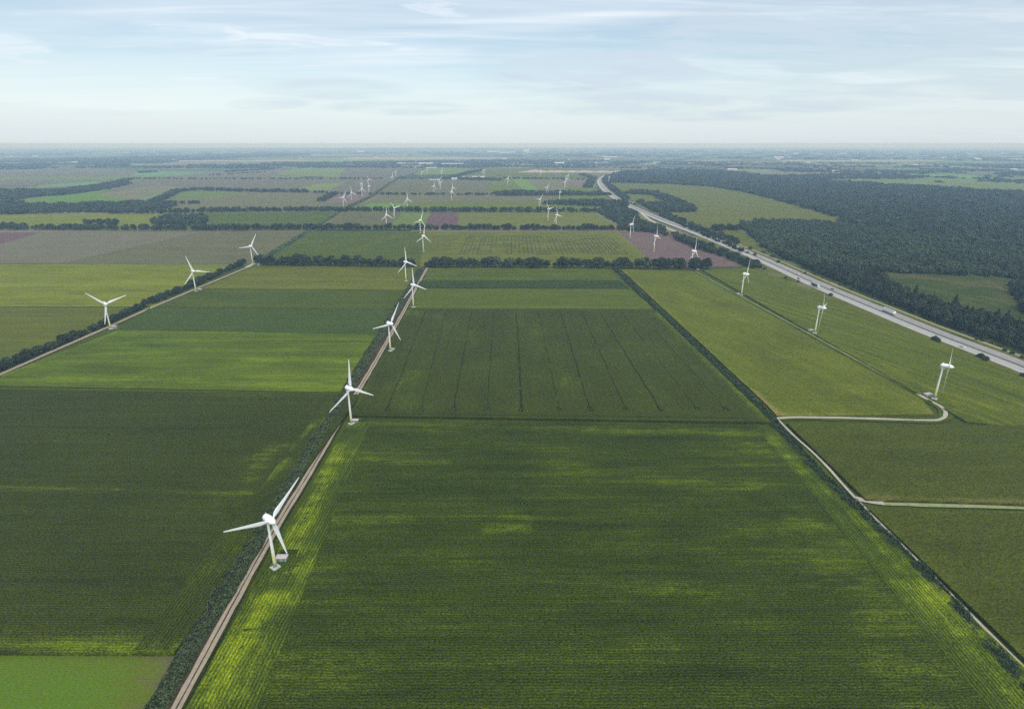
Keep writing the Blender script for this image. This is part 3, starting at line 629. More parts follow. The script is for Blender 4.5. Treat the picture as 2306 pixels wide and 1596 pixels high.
# ------------------------------------------------------------------ tracks and roads
Z1, Z2, Z3 = .80, .86, .92
def line(pts, step=6.0): return smooth_line([at(x, y) for x, y in pts], step)
trk = line([(318, 1740), (398, 1596), (508, 1392), (608, 1212), (700, 1060), (772, 938), (868, 776), (962, 604)], 5)
ribbon('verge', 'rusty brown verge of the dirt track', trk, 8.6, Z1, M['bank'], -1.6, jit=.8)
ribbon('track_verge', 'green verge of the dirt track', trk, 1.2, Z1 + .02, M['head_dark'], 2.7, jit=.4)
ribbon('dirt_track', 'sandy farm track between hedge and maize', trk, 3.9, Z2, M['dirt'], .2, jit=.35)
ribbon('track_centre', 'worn grass between the wheel ruts', [p for p in trk if p.y > 120], .55, Z3, M['bank'], .2, jit=.2)
ltr = line([(-420, 1030), (-140, 905), (0, 845), (120, 792), (250, 735), (350, 690), (445, 650), (560, 602)], 8)
ribbon('gravel_track', 'pale track along the left tree row', ltr, 4.6, Z2, M['dirt'], .0, jit=.3)
yard = [at(556, 603), at(570, 596), at(600, 592)]
ribbon('gravel_yard', 'pale gravel junction under the farthest left turbine', yard, 8, Z2 + .01, M['gravel'])
pth = line([(2700, 1890), (2306, 1508), (2100, 1300), (1930, 1128), (1850, 1040), (1790, 985), (1760, 955), (1748, 943)], 5)
ribbon('gravel_path', 'narrow pale path along the right hedge', pth, 1.7, Z2, M['gravel'], 0, jit=.25)
cur = line([(1748, 944), (1800, 941), (1950, 944), (2085, 948), (2118, 945), (2130, 935), (2122, 920), (2090, 902), (2000, 852), (1850, 768), (1700, 686), (1566, 612)], 4)
ribbon('track_verge', 'grass beside the curved track', cur, 9, .7, M['rightB'], 0, jit=1)
kb = min(range(len(cur)), key=lambda i: (cur[i] - at(2060, 886)).length)
ribbon('curved_track', 'pale track that bends sharply below a turbine', cur[:kb + 1], 2.7, Z2 + .01, M['gravel'], 0, jit=.5)
ribbon('narrow_track', 'thin pale track running diagonally between two maize fields', cur[kb:], 1.5, Z2 + .01, M['faint'], 0, jit=.4)
fp = line([(1928, 1124), (1990, 1136), (2306, 1146), (2900, 1168)], 8)
ribbon('field_path', 'grassy track leaving the right path', fp, 3.0, Z2 + .02, M['faint'], 0, jit=.4)
ribbon('gravel_junction', 'bare gravel where the grassy track starts', line([(1926, 1124), (1990, 1136)], 3), 4.5, Z2 + .03, M['gravel'], 0, jit=.9)

hw = line([(2950, 1110), (2600, 950), (2306, 829), (2100, 750), (1990, 705), (1845, 644), (1727, 590), (1640, 553), (1567, 524), (1492, 496), (1452, 479), (1404, 457), (1372, 436), (1355, 419), (1351, 407), (1361, 397), (1382, 389)], 14)
# markers run from near to far: positive offset is the field side
ribbon('road_verge', 'mown verges beside the motorway', hw, 44, .55, M['verge'], 0, jit=1.5)
ribbon('motorway', 'pale grey asphalt motorway', hw, 29, .66, M['asphalt'], 0)
def side_sign():
    a, b = hw[0], hw[6]; t = (b - a); n = Vector((t.y, -t.x, 0)); return 1 if n.x > 0 else -1
sg = side_sign()       # +1: positive offset points away from the fields (east)
ribbon('far_carriageway', 'older darker carriageway on the wood side', hw, 11.5, .72, M['asphalt2'], sg * 7.2)
ribbon('hard_shoulder', 'light concrete hard shoulder', hw, 2.2, .72, M['shoulder'], -sg * 13.2)
ribbon('median', 'narrow median strip', hw, 1.8, .74, M['verge'], 0)
def markings():
    V = []; Fc = []
    def add(P, w, off):
        v, f = ribbon_geo(P, w, .78, off); b = len(V); V.extend(v); Fc.extend([tuple(b + i for i in q) for q in f])
    for off in (-11.9, -1.6, 1.6, 12.9): add(hw, .3, sg * off)
    fine = []
    for i in range(len(hw) - 1):
        for k in range(2): fine.append(hw[i].lerp(hw[i + 1], k / 2))
    for i in range(0, len(fine) - 1, 2):
        if fine[i].y < 2200:
            for off in (-6.8, 7.2): add([fine[i], fine[i + 1]], .3, sg * off)
    tag(mesh_obj('road_markings', V, Fc, M['paint']), 'white lane and edge lines on the motorway', kind='structure')
markings()
ribbon('cycle_path', 'thin pale path beyond the motorway', [p for p in hw if p.y < 1500], 2.2, .70, M['gravel'], sg * 25, jit=.4)
def guard_rail():
    P = [p for p in hw if p.y < 2000]; V = []; Fc = []
    for off in (-.35, .35):
        for zz, hgt in ((.55, .3),):
            v1, f = ribbon_geo(P, .06, .74 + zz, off); v2, _ = ribbon_geo(P, .06, .74 + zz + hgt, off); b = len(V)
            V.extend(v1); V.extend(v2); n = len(v1)
            for i in range(2, n, 2):
                Fc.append((b + i - 2, b + i, b + n + i, b + n + i - 2)); Fc.append((b + i - 1, b + i + 1, b + n + i + 1, b + n + i - 1)); Fc.append((b + n + i - 2, b + n + i, b + n + i + 1, b + n + i - 1))
    o = mesh_obj('guard_rail', V, Fc, M['rail']); tag(o, 'long steel crash barrier in the motorway median', 'barrier')
guard_rail()
ribbon('slip_road', 'pale lay-by beside the motorway near the bridge', line([(1444, 480), (1458, 492), (1480, 505), (1520, 522)], 8), 10, .70, M['gravel'])

# ------------------------------------------------------------------ foliage
def leaf_quads(C, Nn, size, jitter=.55):
    """C centres (n,3), Nn outward normals, returns verts/faces of leaf clumps"""
    n = len(C); Nn = Nn + rng.normal(0, jitter, (n, 3)); Nn /= np.linalg.norm(Nn, axis=1)[:, None] + 1e-9
    r = rng.normal(size=(n, 3)); T = np.cross(Nn, r); T /= np.linalg.norm(T, axis=1)[:, None] + 1e-9; B = np.cross(Nn, T)
    s = size * rng.uniform(.6, 1.35, (n, 1)); s2 = s * rng.uniform(.5, 1.0, (n, 1))
    V = np.stack([C - T * s * .5, C - B * s2 * .45, C + T * s * .5 + Nn * s * .12, C + B * s2 * .5], 1).reshape(-1, 3)
    Fq = np.arange(4 * n).reshape(n, 4); return V, Fq
def ico(sub=2):
    import bmesh
    bm = bmesh.new(); bmesh.ops.create_icosphere(bm, subdivisions=sub, radius=1); v = np.array([p.co[:] for p in bm.verts]); f = [tuple(q.index for q in p.verts) for p in bm.faces]; bm.free(); return v, f
ICO = ico(2); ICO1 = ico(1)
def crown_mesh(name, mat, h=12.0, r=4.4, z0=2.0, lobes=10, n=560, leaf=1.15, shape='round'):
    V = []; Fc = []; mi = []; off = 0
    cs = []
    if shape == 'cone':
        for k in range(9):
            t = k / 8; zz = z0 + (h - z0) * t; rad = r * (1 - t) ** .8 + .25; m = max(5, int(34 * (1 - t) + 6))
            for j in range(m):
                a = rng.uniform(0, 6.283); q = rad * rng.uniform(.65, 1.05); cs.append((q * math.cos(a), q * math.sin(a), zz + rng.uniform(-.5, .6) - q * .25, math.cos(a), math.sin(a), .5))
        A = np.array(cs); A = np.repeat(A, 3, 0); A[:, :3] += rng.normal(0, .35, (len(A), 3)); Vq, Fq = leaf_quads(A[:, :3], A[:, 3:], leaf)
        V.append(Vq); Fc += Fq.tolist(); mi += [0] * len(Fq); off = len(Vq)
        vv = ICO1[0] * np.array([r * .62, r * .62, (h - z0) * .46]); vv[:, :2] *= np.clip(1.15 - (vv[:, 2:3] / ((h - z0) * .46) + 1) * .5, .1, 1); vv[:, 2] += (h + z0) * .48
        V.append(vv); Fc += [tuple(off + i for i in f) for f in ICO1[1]]; mi += [1] * len(ICO1[1])
    else:
        for k in range(lobes):
            a = k * 2.4 + rng.uniform(-.4, .4); t = (k + .5) / lobes
            zz = z0 + (h - z0) * (.22 + .60 * t); q = r * .58 * math.sqrt(max(.05, 1 - (2 * t - .8) ** 2 * .65)) * rng.uniform(.7, 1.1)
            cs.append((q * math.cos(a), q * math.sin(a), zz, rng.uniform(.36, .56) * r))
        per = n // lobes
        for (x, y, z, rr) in cs:
            d = rng.normal(size=(per, 3)); d[:, 2] = d[:, 2] * .9 + .25; d /= np.linalg.norm(d, axis=1)[:, None]
            C = np.array([x, y, z]) + d * rr * rng.uniform(.72, 1.12, (per, 1)) * np.array([1, 1, .9])
            Vq, Fq = leaf_quads(C, d.copy(), leaf); V.append(Vq); Fc += (Fq + off).tolist(); mi += [0] * len(Fq); off += len(Vq)
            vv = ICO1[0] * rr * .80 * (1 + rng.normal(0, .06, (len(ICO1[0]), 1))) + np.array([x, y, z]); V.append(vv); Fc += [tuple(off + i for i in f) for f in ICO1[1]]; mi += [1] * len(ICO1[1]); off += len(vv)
    return np.vstack(V), Fc, mi
def trunk_geo(mb, h, r, limbs=4):
    def tube(a, b, r0, r1):
        a = Vector(a); b = Vector(b); d = (b - a).normalized(); t = d.orthogonal().normalized(); q = d.cross(t)
        mb.loft([[a + (t * math.cos(k * 1.2566) + q * math.sin(k * 1.2566)) * r0 for k in range(5)], [b + (t * math.cos(k * 1.2566) + q * math.sin(k * 1.2566)) * r1 for k in range(5)]])
    tube((0, 0, -.1), (.1, .05, h * .42), r, r * .7); tube((.1, .05, h * .42), (0, .1, h * .8), r * .7, r * .25)
    for k in range(limbs):
        a = k * 6.283 / limbs + .4; tube((.08, .05, h * (.3 + .07 * k)), (math.cos(a) * h * .2, math.sin(a) * h * .2, h * (.52 + .06 * k)), r * .42, r * .12)
def make_tree(name, mat, h, r, z0, shape='round', leaf=1.15, n=560, lobes=10):
    root = empty(name, (0, 0, 0))
    mb = MB(); trunk_geo(mb, h, .028 * h if shape != 'shrub' else .018 * h); mb.build('trunk' if shape != 'shrub' else 'stem', M['bark'], root)
    V, Fc, mi = crown_mesh('crown', mat, h, r, z0, lobes, n, leaf, 'cone' if shape == 'cone' else 'round')
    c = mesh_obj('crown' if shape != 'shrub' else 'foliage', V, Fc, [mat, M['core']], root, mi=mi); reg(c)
    return root, c
protos = [make_tree('deciduous_tree', M['leaf'], 12, 4.6, .9), make_tree('deciduous_tree', M['leaf'], 12, 5.4, .6, lobes=12), make_tree('deciduous_tree', M['leaf'], 12, 4.1, 1.2, lobes=8), make_tree('deciduous_tree', M['leaf_light'], 12, 4.8, .8, lobes=11)]
cproto = [make_tree('conifer_tree', M['leaf_con'], 14, 3.0, .8, 'cone', 1.2), make_tree('conifer_tree', M['leaf_con'], 13, 3.7, .5, 'cone', 1.3)]
sproto = [make_tree('shrub', M['leaf_dull'], 4.5, 3.2, .3, 'shrub', .8, 420, 7), make_tree('shrub', M['leaf_shrub'], 3.6, 2.8, .2, 'shrub', .7, 420, 6)]
used = set()
def place(protolist, k, loc, rz, sc, scz=None, label=None, cat='tree', group=None):
    root = protolist[k][0]
    o = root if root.name not in used else copy_tree(root)
    if o is root: used.add(root.name)
    o.location = loc; o.rotation_euler = (0, 0, rz); o.scale = (sc, sc, scz or sc); tag(o, label, cat, group); return o
def row_points(pts, spacing, jit, start=0.0):
    P = [at(x, y) for x, y in pts]; out = []; d = start
    for i in range(len(P) - 1):
        L_ = (P[i + 1] - P[i]).length
        while d < L_:
            p = P[i].lerp(P[i + 1], d / L_); out.append(p + Vector((random.uniform(-jit, jit), random.uniform(-jit, jit), 0))); d += spacing * random.uniform(.6, 1.4)
        d -= L_
    return out
def tree_row(pts, spacing, hgt, jit, label, group, gaps=(), wid=1.0):
    c = 0
    for p in row_points(pts, spacing, jit):
        px = proj(p)[0]
        if any(a < px < b for a, b in gaps): continue
        h = hgt * random.uniform(.72, 1.22) * (.72 if random.random() < .12 else 1); k = random.choices(range(4), (4, 4, 3, 1))[0]
        place(protos, k, p, random.uniform(0, 6.28), h / 12 * wid * 1.32 * random.uniform(.85, 1.15), h / 12, label, 'tree', group); c += 1
    return c
nT = 0
nT += tree_row([(-60, 862), (120, 785), (240, 733), (330, 690)], 6.2, 9.6, 1.6, 'dark bushy tree in the row left of the pale gravel track, below the gap', 'trees along the left gravel track, near part')
nT += tree_row([(345, 684), (435, 645), (540, 600), (552, 594)], 6.6, 9.2, 1.6, 'dark bushy tree in the row left of the pale gravel track, above the gap', 'trees along the left gravel track, far part', gaps=((424, 428),))
nT += tree_row([(588, 597), (800, 599), (935, 601)], 8.2, 16.5, 1.8, 'dark round tree in the main cross row, left of the dirt track', 'main tree row left of the dirt track')
nT += tree_row([(962, 602), (1200, 603), (1430, 605), (1603, 606)], 8.2, 17, 1.8, 'dark round tree in the main cross row, right of the dirt track', 'main tree row right of the dirt track', gaps=((1546, 1556),))
nT += tree_row([(1520, 537), (1562, 556), (1640, 582), (1700, 607)], 8.0, 11.5, 3.5, 'dark tree in the belt between brown soil and motorway', 'tree belt between soil field and motorway', wid=1.05)
nT += tree_row([(1516, 530), (1560, 545), (1650, 580), (1712, 606)], 10.0, 10.5, 3, 'dark tree in the belt between brown soil and motorway', 'tree belt between soil field and motorway')
nT += tree_row([(1486, 486), (1548, 514), (1618, 545), (1674, 569)], 13, 8.0, 4, 'dark rounded tree on the far verge of the motorway', 'trees on the far side of the motorway')
nT += tree_row([(690, 518), (900, 518)], 8.6, 14.5, 2, 'small distant tree in the second cross row, left part', 'second tree row left part')
nT += tree_row([(900, 518), (1395, 519)], 8.6, 14, 2, 'small distant tree in the second cross row, right part', 'second tree row right part', gaps=((1160, 1172),))
nT += tree_row([(560, 518), (690, 518)], 9, 15, 2, 'small distant tree in the second cross row, left of the green hedge', 'second tree row beyond the brown field')

# shrubs and lone bushes
def bush(x, y, s, label, k=0, group=None):
    return place(sproto, k, at(x, y), random.uniform(0, 6), s, s * .95, label, 'shrub', group)
bush(2105, 768, 1.25, 'dark double bush on the field side of the motorway, nearer the white car'); bush(2112, 771, .95, 'smaller bush joined to the dark bush up-road of the white car')
bush(2207, 806, 1.1, 'dark bush on the field side of the motorway, left of a twin bush'); bush(2219, 812, 1.2, 'dark bush right of its twin beside the motorway, below the white car', 1)
bush(2302, 849, .9, 'dark bush at the right edge of the photo by the motorway')
bush(1870, 667, 1.0, 'round dark bush below the dark lorry')
bush(1769, 628, .9, 'small round bush on the field edge below the motorway'); bush(1797, 636, .8, 'small round bush between two others on the motorway field edge')
bush(1722, 607, 1.1, 'bush at the near end of the motorway tree belt')
bush(1708, 603, 1.2, 'bigger bush at the near end of the motorway tree belt', 1)
for (x, y, s) in ((1668, 566, 1.3), (1683, 571, 1.1), (1690, 562, 1.5), (1699, 576, 1.2), (1719, 570, 1.5), (1741, 580, 1.6), (1752, 592, 1.3)):
    bush(x, y, s, 'dark rounded bush scattered on the grass between motorway and wood', random.randint(0, 1), 'bushes between motorway and wood')
for i in range(30):
    x = 1800 + i * 17.2 + random.uniform(-5, 5); t = (x - 1800) / 506.0; y = 612 + t * 196 - 6 * math.sin(t * 3.1) + random.uniform(-4, 3)
    bush(x, y, random.uniform(.35, .85), 'low brownish bush beside the thin path beyond the motorway', 0, 'low bushes beyond the motorway')

# hedges: one long thing each
def hedge(name, label, line_, w, h, leafmat, dens, leaf, lump, seed, cat='hedge', lump_len=6.0):
    Vs = []; Fs = []; off = 0; L_ = len(line_)
    P = np.array([[p.x, p.y] for p in line_]); D = np.gradient(P, axis=0); D /= np.linalg.norm(D, axis=1)[:, None]; Nn = np.stack([D[:, 1], -D[:, 0]], 1)
    s = np.concatenate([[0], np.cumsum(np.linalg.norm(np.diff(P, axis=0), axis=1))])
    def surf(t, u):
        x = np.interp(t, s, P[:, 0]); y = np.interp(t, s, P[:, 1]); nx = np.interp(t, s, Nn[:, 0]); ny = np.interp(t, s, Nn[:, 1])
        ww = w * (.78 + .5 * vnoise(t / 11, u * 0 + seed, seed)); X = x + nx * u * ww / 2; Y = y + ny * u * ww / 2
        lu = fbm(X / lump_len, Y / lump_len, seed, 3)
        Z = h * np.clip(1 - np.abs(u) ** 3.2, 0, 1) ** .6 * (1 - lump + lump * 2 * lu ** 1.3); return X, Y, Z
    T = s[-1]; nt_ = int(T / 2.2); nu = 8
    tt, uu = np.meshgrid(np.linspace(0, T, nt_), np.linspace(-1, 1, nu), indexing='ij'); X, Y, Z = surf(tt, uu * .93)
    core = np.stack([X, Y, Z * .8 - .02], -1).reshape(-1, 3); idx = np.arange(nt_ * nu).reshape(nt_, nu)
    cf = np.stack([idx[:-1, :-1], idx[1:, :-1], idx[1:, 1:], idx[:-1, 1:]], -1).reshape(-1, 4)
    n = int(T * w * dens); t = rng.uniform(0, T, n)
    # thin the far end, where single clumps no longer show
    y_ = np.interp(t, s, P[:, 1]); keep = rng.uniform(0, 1, n) < np.clip(330 / (y_ + 60), .18, 1); t = t[keep]; y_ = y_[keep]; n = len(t)
    u = rng.uniform(-1, 1, n); u = np.sign(u) * np.abs(u) ** .85; X, Y, Z = surf(t, u); e = .6
    X1, Y1, Za = surf(np.minimum(t + e, T), u); 
    nx = np.interp(t, s, Nn[:, 0]) * u; ny = np.interp(t, s, Nn[:, 1]) * u
    N3 = np.stack([nx * 1.2 + rng.normal(0, .3, n), ny * 1.2 + rng.normal(0, .3, n), np.ones(n)], 1)
    C = np.stack([X, Y, Z * rng.uniform(.82, 1.12, n) + .1], 1)
    big = leaf * np.clip((y_ + 100) / 330, 1, 2.2)
    V1, F1 = leaf_quads(C, N3, big[:, None]); 
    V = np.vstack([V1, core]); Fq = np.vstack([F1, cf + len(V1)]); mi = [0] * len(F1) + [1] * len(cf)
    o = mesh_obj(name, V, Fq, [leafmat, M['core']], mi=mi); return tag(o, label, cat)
hl = line([(250, 1750), (352, 1596), (455, 1420), (562, 1245), (655, 1090), (735, 960), (812, 830), (870, 735), (920, 655), (948, 608)], 6)
hedge('hedge', 'long dark shrubby hedge on the left side of the dirt track', hl, 9.0, 3.2, M['leaf_dull'], 8.5, .62, .6, 3, lump_len=3.5)
hr = line([(2720, 1990), (2306, 1546), (2180, 1405), (2060, 1275), (1930, 1150), (1830, 1055), (1735, 945), (1640, 850), (1520, 735), (1440, 660), (1385, 606)], 6)
hedge('hedge', 'long bushy hedge on the right, between maize and the narrow path', hr, 7.6, 3.0, M['leaf_shrub'], 8.5, .62, .8, 7, lump_len=3.2)
hd = line([(592, 583), (640, 553), (690, 524), (735, 497), (765, 478)], 12)
hedge('hedge', 'green hedge running back from the main tree row on the left', hd, 9, 2.5, M['leaf_shrub'], 1.5, 1.3, .5, 9)
hd2 = line([(768, 476), (800, 460), (840, 440), (880, 412), (905, 398)], 14)
hedge('hedge', 'distant dark hedge running back through the turbines', hd2, 16, 4, M['leaf_dull'], .9, 1.8, .5, 13)

# woodland, instanced on scattered points: single stuff objects
def gn_scatter(name, label, pts, rot, scl, sources, seed=0):
    me = bpy.data.meshes.new(name); me.from_pydata(pts.tolist(), [], []); me.update()
    a = me.attributes.new('rz', 'FLOAT', 'POINT'); a.data.foreach_set('value', np.ascontiguousarray(rot, dtype=np.float32))
    b = me.attributes.new('sc', 'FLOAT_VECTOR', 'POINT'); b.data.foreach_set('vector', np.ascontiguousarray(scl, dtype=np.float32).reshape(-1))
    c = me.attributes.new('pick', 'INT', 'POINT'); c.data.foreach_set('value', rng.integers(0, len(sources), len(pts)).astype(np.int32))
    o = bpy.data.objects.new(name, me); COL.objects.link(o)
    ng = bpy.data.node_groups.new(name + '_scatter', 'GeometryNodeTree'); ng.interface.new_socket('Geometry', in_out='INPUT', socket_type='NodeSocketGeometry'); ng.interface.new_socket('Geometry', in_out='OUTPUT', socket_type='NodeSocketGeometry')
    N = ng.nodes.new; L = ng.links.new
    gi = N('NodeGroupInput'); go = N('NodeGroupOutput'); iop = N('GeometryNodeInstanceOnPoints'); jn = N('GeometryNodeJoinGeometry')
    for s_ in reversed(sources):
        oi = N('GeometryNodeObjectInfo'); oi.inputs['Object'].default_value = s_; oi.inputs['As Instance'].default_value = True; oi.transform_space = 'ORIGINAL'; L(oi.outputs['Geometry'], jn.inputs[0])
    L(gi.outputs[0], iop.inputs['Points']); L(jn.outputs[0], iop.inputs['Instance']); iop.inputs['Pick Instance'].default_value = True
    def attr(n_, t):
        k = N('GeometryNodeInputNamedAttribute'); k.data_type = t; k.inputs['Name'].default_value = n_; return k.outputs[0]
    L(attr('pick', 'INT'), iop.inputs['Instance Index']); L(attr('sc', 'FLOAT_VECTOR'), iop.inputs['Scale'])
    cx = N('ShaderNodeCombineXYZ'); L(attr('rz', 'FLOAT'), cx.inputs[2]); L(cx.outputs[0], iop.inputs['Rotation']); L(iop.outputs[0], go.inputs[0])
    md = o.modifiers.new('scatter', 'NODES'); md.node_group = ng
    return tag(o, label, kind='stuff')
def inside(X, Y, poly):
    r = np.zeros(X.shape, bool); n = len(poly); j = n - 1
    for i in range(n):
        xi, yi = poly[i]; xj, yj = poly[j]
        c = ((yi > Y) != (yj > Y)) & (X < (xj - xi) * (Y - yi) / (yj - yi + 1e-12) + xi); r ^= c; j = i
    return r
def poly_points(pts, spacing, sc, wide=1.0, noise=0.0):
    P = [at(x, y) for x, y in pts]; W = [(p.x, p.y) for p in P]; xs = [p[0] for p in W]; ys = [p[1] for p in W]
    gx = np.arange(min(xs), max(xs), spacing); gy = np.arange(min(ys), max(ys), spacing); X, Y = np.meshgrid(gx, gy)
    X = X + rng.uniform(-.45, .45, X.shape) * spacing; Y = Y + rng.uniform(-.45, .45, Y.shape) * spacing
    k = inside(X, Y, W)
    if noise: k &= fbm(X / 300, Y / 160, 31) > noise
    X = X[k]; Y = Y[k]; n = len(X)
    s = sc / 12 * rng.uniform(.75, 1.25, n) * (.66 + .62 * vnoise(X / 42, Y / 42, 2))
    return np.stack([X, Y, np.zeros(n)], 1), rng.uniform(0, 6.28, n), np.stack([s * wide, s * wide, s], 1)
def belt_points(pts, width, spacing, sc, wide=1.0, breaks=.0):
    P = [at(x, y) for x, y in pts]; out = []
    for i in range(len(P) - 1):
        a, b = P[i], P[i + 1]; L_ = (b - a).length; n = max(1, int(L_ * max(width, spacing) / (spacing * spacing) * 1.5)); wide_ = 1
        d = (b - a).normalized(); nn = Vector((d.y, -d.x, 0))
        for k in range(n):
            t = random.random(); p = a.lerp(b, t) + nn * random.uniform(-.5, .5) * width
            if breaks and float(vnoise(p.x / 90, p.y / 90, 17)) < breaks: continue
            out.append(p)
    A = np.array([[p.x, p.y, 0] for p in out]) if out else np.zeros((0, 3)); n = len(A); s = sc / 12 * rng.uniform(.8, 1.35, n) * 1.15
    return A, rng.uniform(0, 6.28, n), np.stack([s * wide, s * wide, s], 1)
def cat_(L_):
    return np.vstack([a[0] for a in L_]), np.concatenate([a[1] for a in L_]), np.vstack([a[2] for a in L_])
dec = [p[1] for p in protos]; con = [p[1] for p in cproto]
for i in range(2):
    place(cproto, i, at(2060 + 90 * i, 664 + 22 * i), 0, 1.0, None, ('dark conifer on the near edge of the clearing, left one', 'dark conifer on the near edge of the clearing, right one')[i])

# 1 the leafy wood right of the motorway
W = [poly_points([(1668, 512), (1700, 504), (1940, 515), (2120, 545), (2700, 640), (2800, 700), (2500, 650), (2200, 622), (1955, 614), (1840, 606), (1770, 588), (1712, 556)], 9.5, 13, 1.15)]
gn_scatter('forest', 'lighter green leafy wood block nearest the motorway on the right', *cat_(W), [dec[3], dec[3], dec[0]])
W = [poly_points([(1372, 412), (1362, 398), (1400, 388), (1500, 384), (1620, 386), (1760, 400), (1900, 412), (2306, 436), (2700, 460), (2700, 640), (2306, 580), (1960, 516), (1850, 480), (1760, 455), (1680, 434), (1607, 422), (1505, 415)], 13.5, 13, 1.5)]
gn_scatter('forest', 'broad dark bluish wood stretching to the right edge behind the lighter block', *cat_(W), [dec[0], dec[1], dec[2], dec[3]])
# 2 conifer belt
W = [poly_points([(1790, 594), (1860, 612), (1960, 616), (2050, 668), (2306, 738), (2700, 800), (2700, 930), (2306, 796), (2130, 735), (2000, 682), (1900, 640)], 6.5, 11, 1.0),
     poly_points([(2268, 640), (2330, 640), (2700, 690), (2900, 840), (2700, 790), (2306, 712)], 7.5, 11, 1.1), poly_points([(1960, 600), (2200, 612), (2350, 640), (2500, 640), (2300, 600), (2100, 590)], 7, 12, 1.0)]
gn_scatter('conifer_forest', 'dark conifers between motorway and clearing', *cat_(W), con + dec[:3])
# 3 every other tree row, copse and belt
B = [belt_points([(-300, 518), (0, 518), (560, 519)], 10, 8, 11, 1.15),
     belt_points([(-300, 500), (30, 512), (60, 516)], 20, 10, 9),
     belt_points([(188, 506), (262, 506)], 26, 9, 10, 1.1), poly_points([(342, 500), (375, 488), (460, 484), (470, 500), (400, 508)], 10, 10, 1.2), belt_points([(345, 505), (462, 508)], 22, 9, 10),
     belt_points([(240, 481), (340, 481), (520, 477), (700, 476), (1000, 477), (1350, 478)], 16, 9, 11, 1.1), 
     poly_points([(-400, 484), (0, 484), (160, 480), (330, 478), (390, 468), (400, 460), (300, 458), (160, 463), (0, 466), (-400, 468)], 11, 12, 1.3),
     belt_points([(340, 462), (385, 440), (400, 432), (450, 429), (560, 432), (700, 434)], 30, 13, 11, 1.2), belt_points([(350, 460), (460, 459)], 16, 11, 9),
     belt_points([(700, 434), (760, 437)], 10, 10, 8), poly_points([(708, 454), (738, 438), (762, 438), (732, 455)], 12, 9),
     poly_points([(-400, 430), (0, 431), (150, 430), (220, 420), (300, 414), (250, 426), (150, 440), (0, 448), (-400, 450)], 15, 12, 1.5),
     belt_points([(20, 452), (150, 430), (230, 420)], 50, 16, 11, 1.3), belt_points([(230, 420), (290, 406)], 40, 16, 11, 1.3), belt_points([(-300, 458), (0, 462), (40, 458)], 60, 15, 11, 1.3),
     belt_points([(300, 404), (700, 404), (900, 403), (1000, 404)], 12, 13, 8, 1.2), belt_points([(1000, 403), (1130, 407)], 70, 15, 10, 1.2), belt_points([(1130, 403), (1340, 406)], 16, 13, 9, 1.2, .3),
     belt_points([(760, 438), (1010, 440), (1140, 440)], 14, 12, 8, 1.2, .2), poly_points([(1110, 438), (1160, 433), (1370, 438), (1378, 441), (1120, 442)], 13, 13, 1.2),
     poly_points([(1215, 461), (1260, 453), (1410, 455), (1420, 468), (1300, 465)], 12, 11, 1.2), poly_points([(1345, 478), (1370, 465), (1426, 476), (1446, 500), (1484, 517), (1508, 530), (1500, 533), (1466, 525), (1400, 520), (1395, 508)], 10, 11, 1.25),
     belt_points([(1322, 424), (1335, 402), (1310, 394)], 40, 14, 9, 1.2), belt_points([(1368, 415), (1385, 430), (1410, 450)], 24, 12, 9, 1.2),
     belt_points([(1372, 398), (1362, 405), (1366, 415)], 30, 14, 9, 1.2),
     poly_points([(1400, 437), (1420, 431), (1470, 431), (1560, 466), (1572, 478), (1515, 480), (1490, 470), (1520, 468), (1465, 440)], 12, 12, 1.2), poly_points([(1450, 464), (1480, 458), (1560, 466), (1560, 478), (1470, 478)], 11, 11, 1.2),
     belt_points([(1440, 456), (1492, 482), (1545, 507), (1612, 532), (1660, 552)], 22, 12, 9, 1.2, .15), belt_points([(1600, 520), (1660, 518), (1700, 510)], 24, 10, 11, 1.1), belt_points([(1700, 504), (1940, 510), (1960, 512)], 22, 10, 11, 1.1),
     belt_points([(1010, 402), (1085, 384)], 45, 16, 10, 1.2), belt_points([(470, 396), (600, 388)], 14, 14, 7, 1.2), belt_points([(510, 388), (620, 381)], 60, 18, 9, 1.4),
     belt_points([(310, 390), (350, 388)], 80, 18, 10, 1.3), belt_points([(1880, 504), (2000, 512)], 30, 12, 12)]
for (pl, sp, nz) in (([(-800, 362), (0, 360), (330, 352), (700, 344), (700, 350), (420, 362), (300, 376), (0, 384), (-800, 386)], 60, .50), ([(250, 378), (700, 366), (1180, 360), (1340, 372), (1340, 379), (700, 379), (330, 382)], 42, .47),
                     ([(1200, 360), (1700, 366), (2306, 372), (2700, 380), (2700, 398), (2306, 396), (1700, 388), (1500, 382), (1340, 378)], 48, .56),
                     ([(-1200, 340), (400, 335), (1153, 334), (2400, 340), (3200, 346), (3200, 364), (2306, 364), (1153, 352), (600, 346), (300, 350), (-1200, 356)], 130, .60),
                     ([(1640, 400), (1900, 392), (2100, 398), (2050, 404), (1800, 404)], 30, .3), ([(2100, 372), (2700, 378), (2700, 418), (2100, 412)], 45, .60)):
    B.append(poly_points(pl, sp, 11 if sp < 60 else 14, sp / 11.0, nz))
pts = cat_(B); gn_scatter('tree_belts', 'further tree rows, copses and belts across the plain', *pts, dec)
print('TREES individual', nT, 'belts', len(pts[0]))

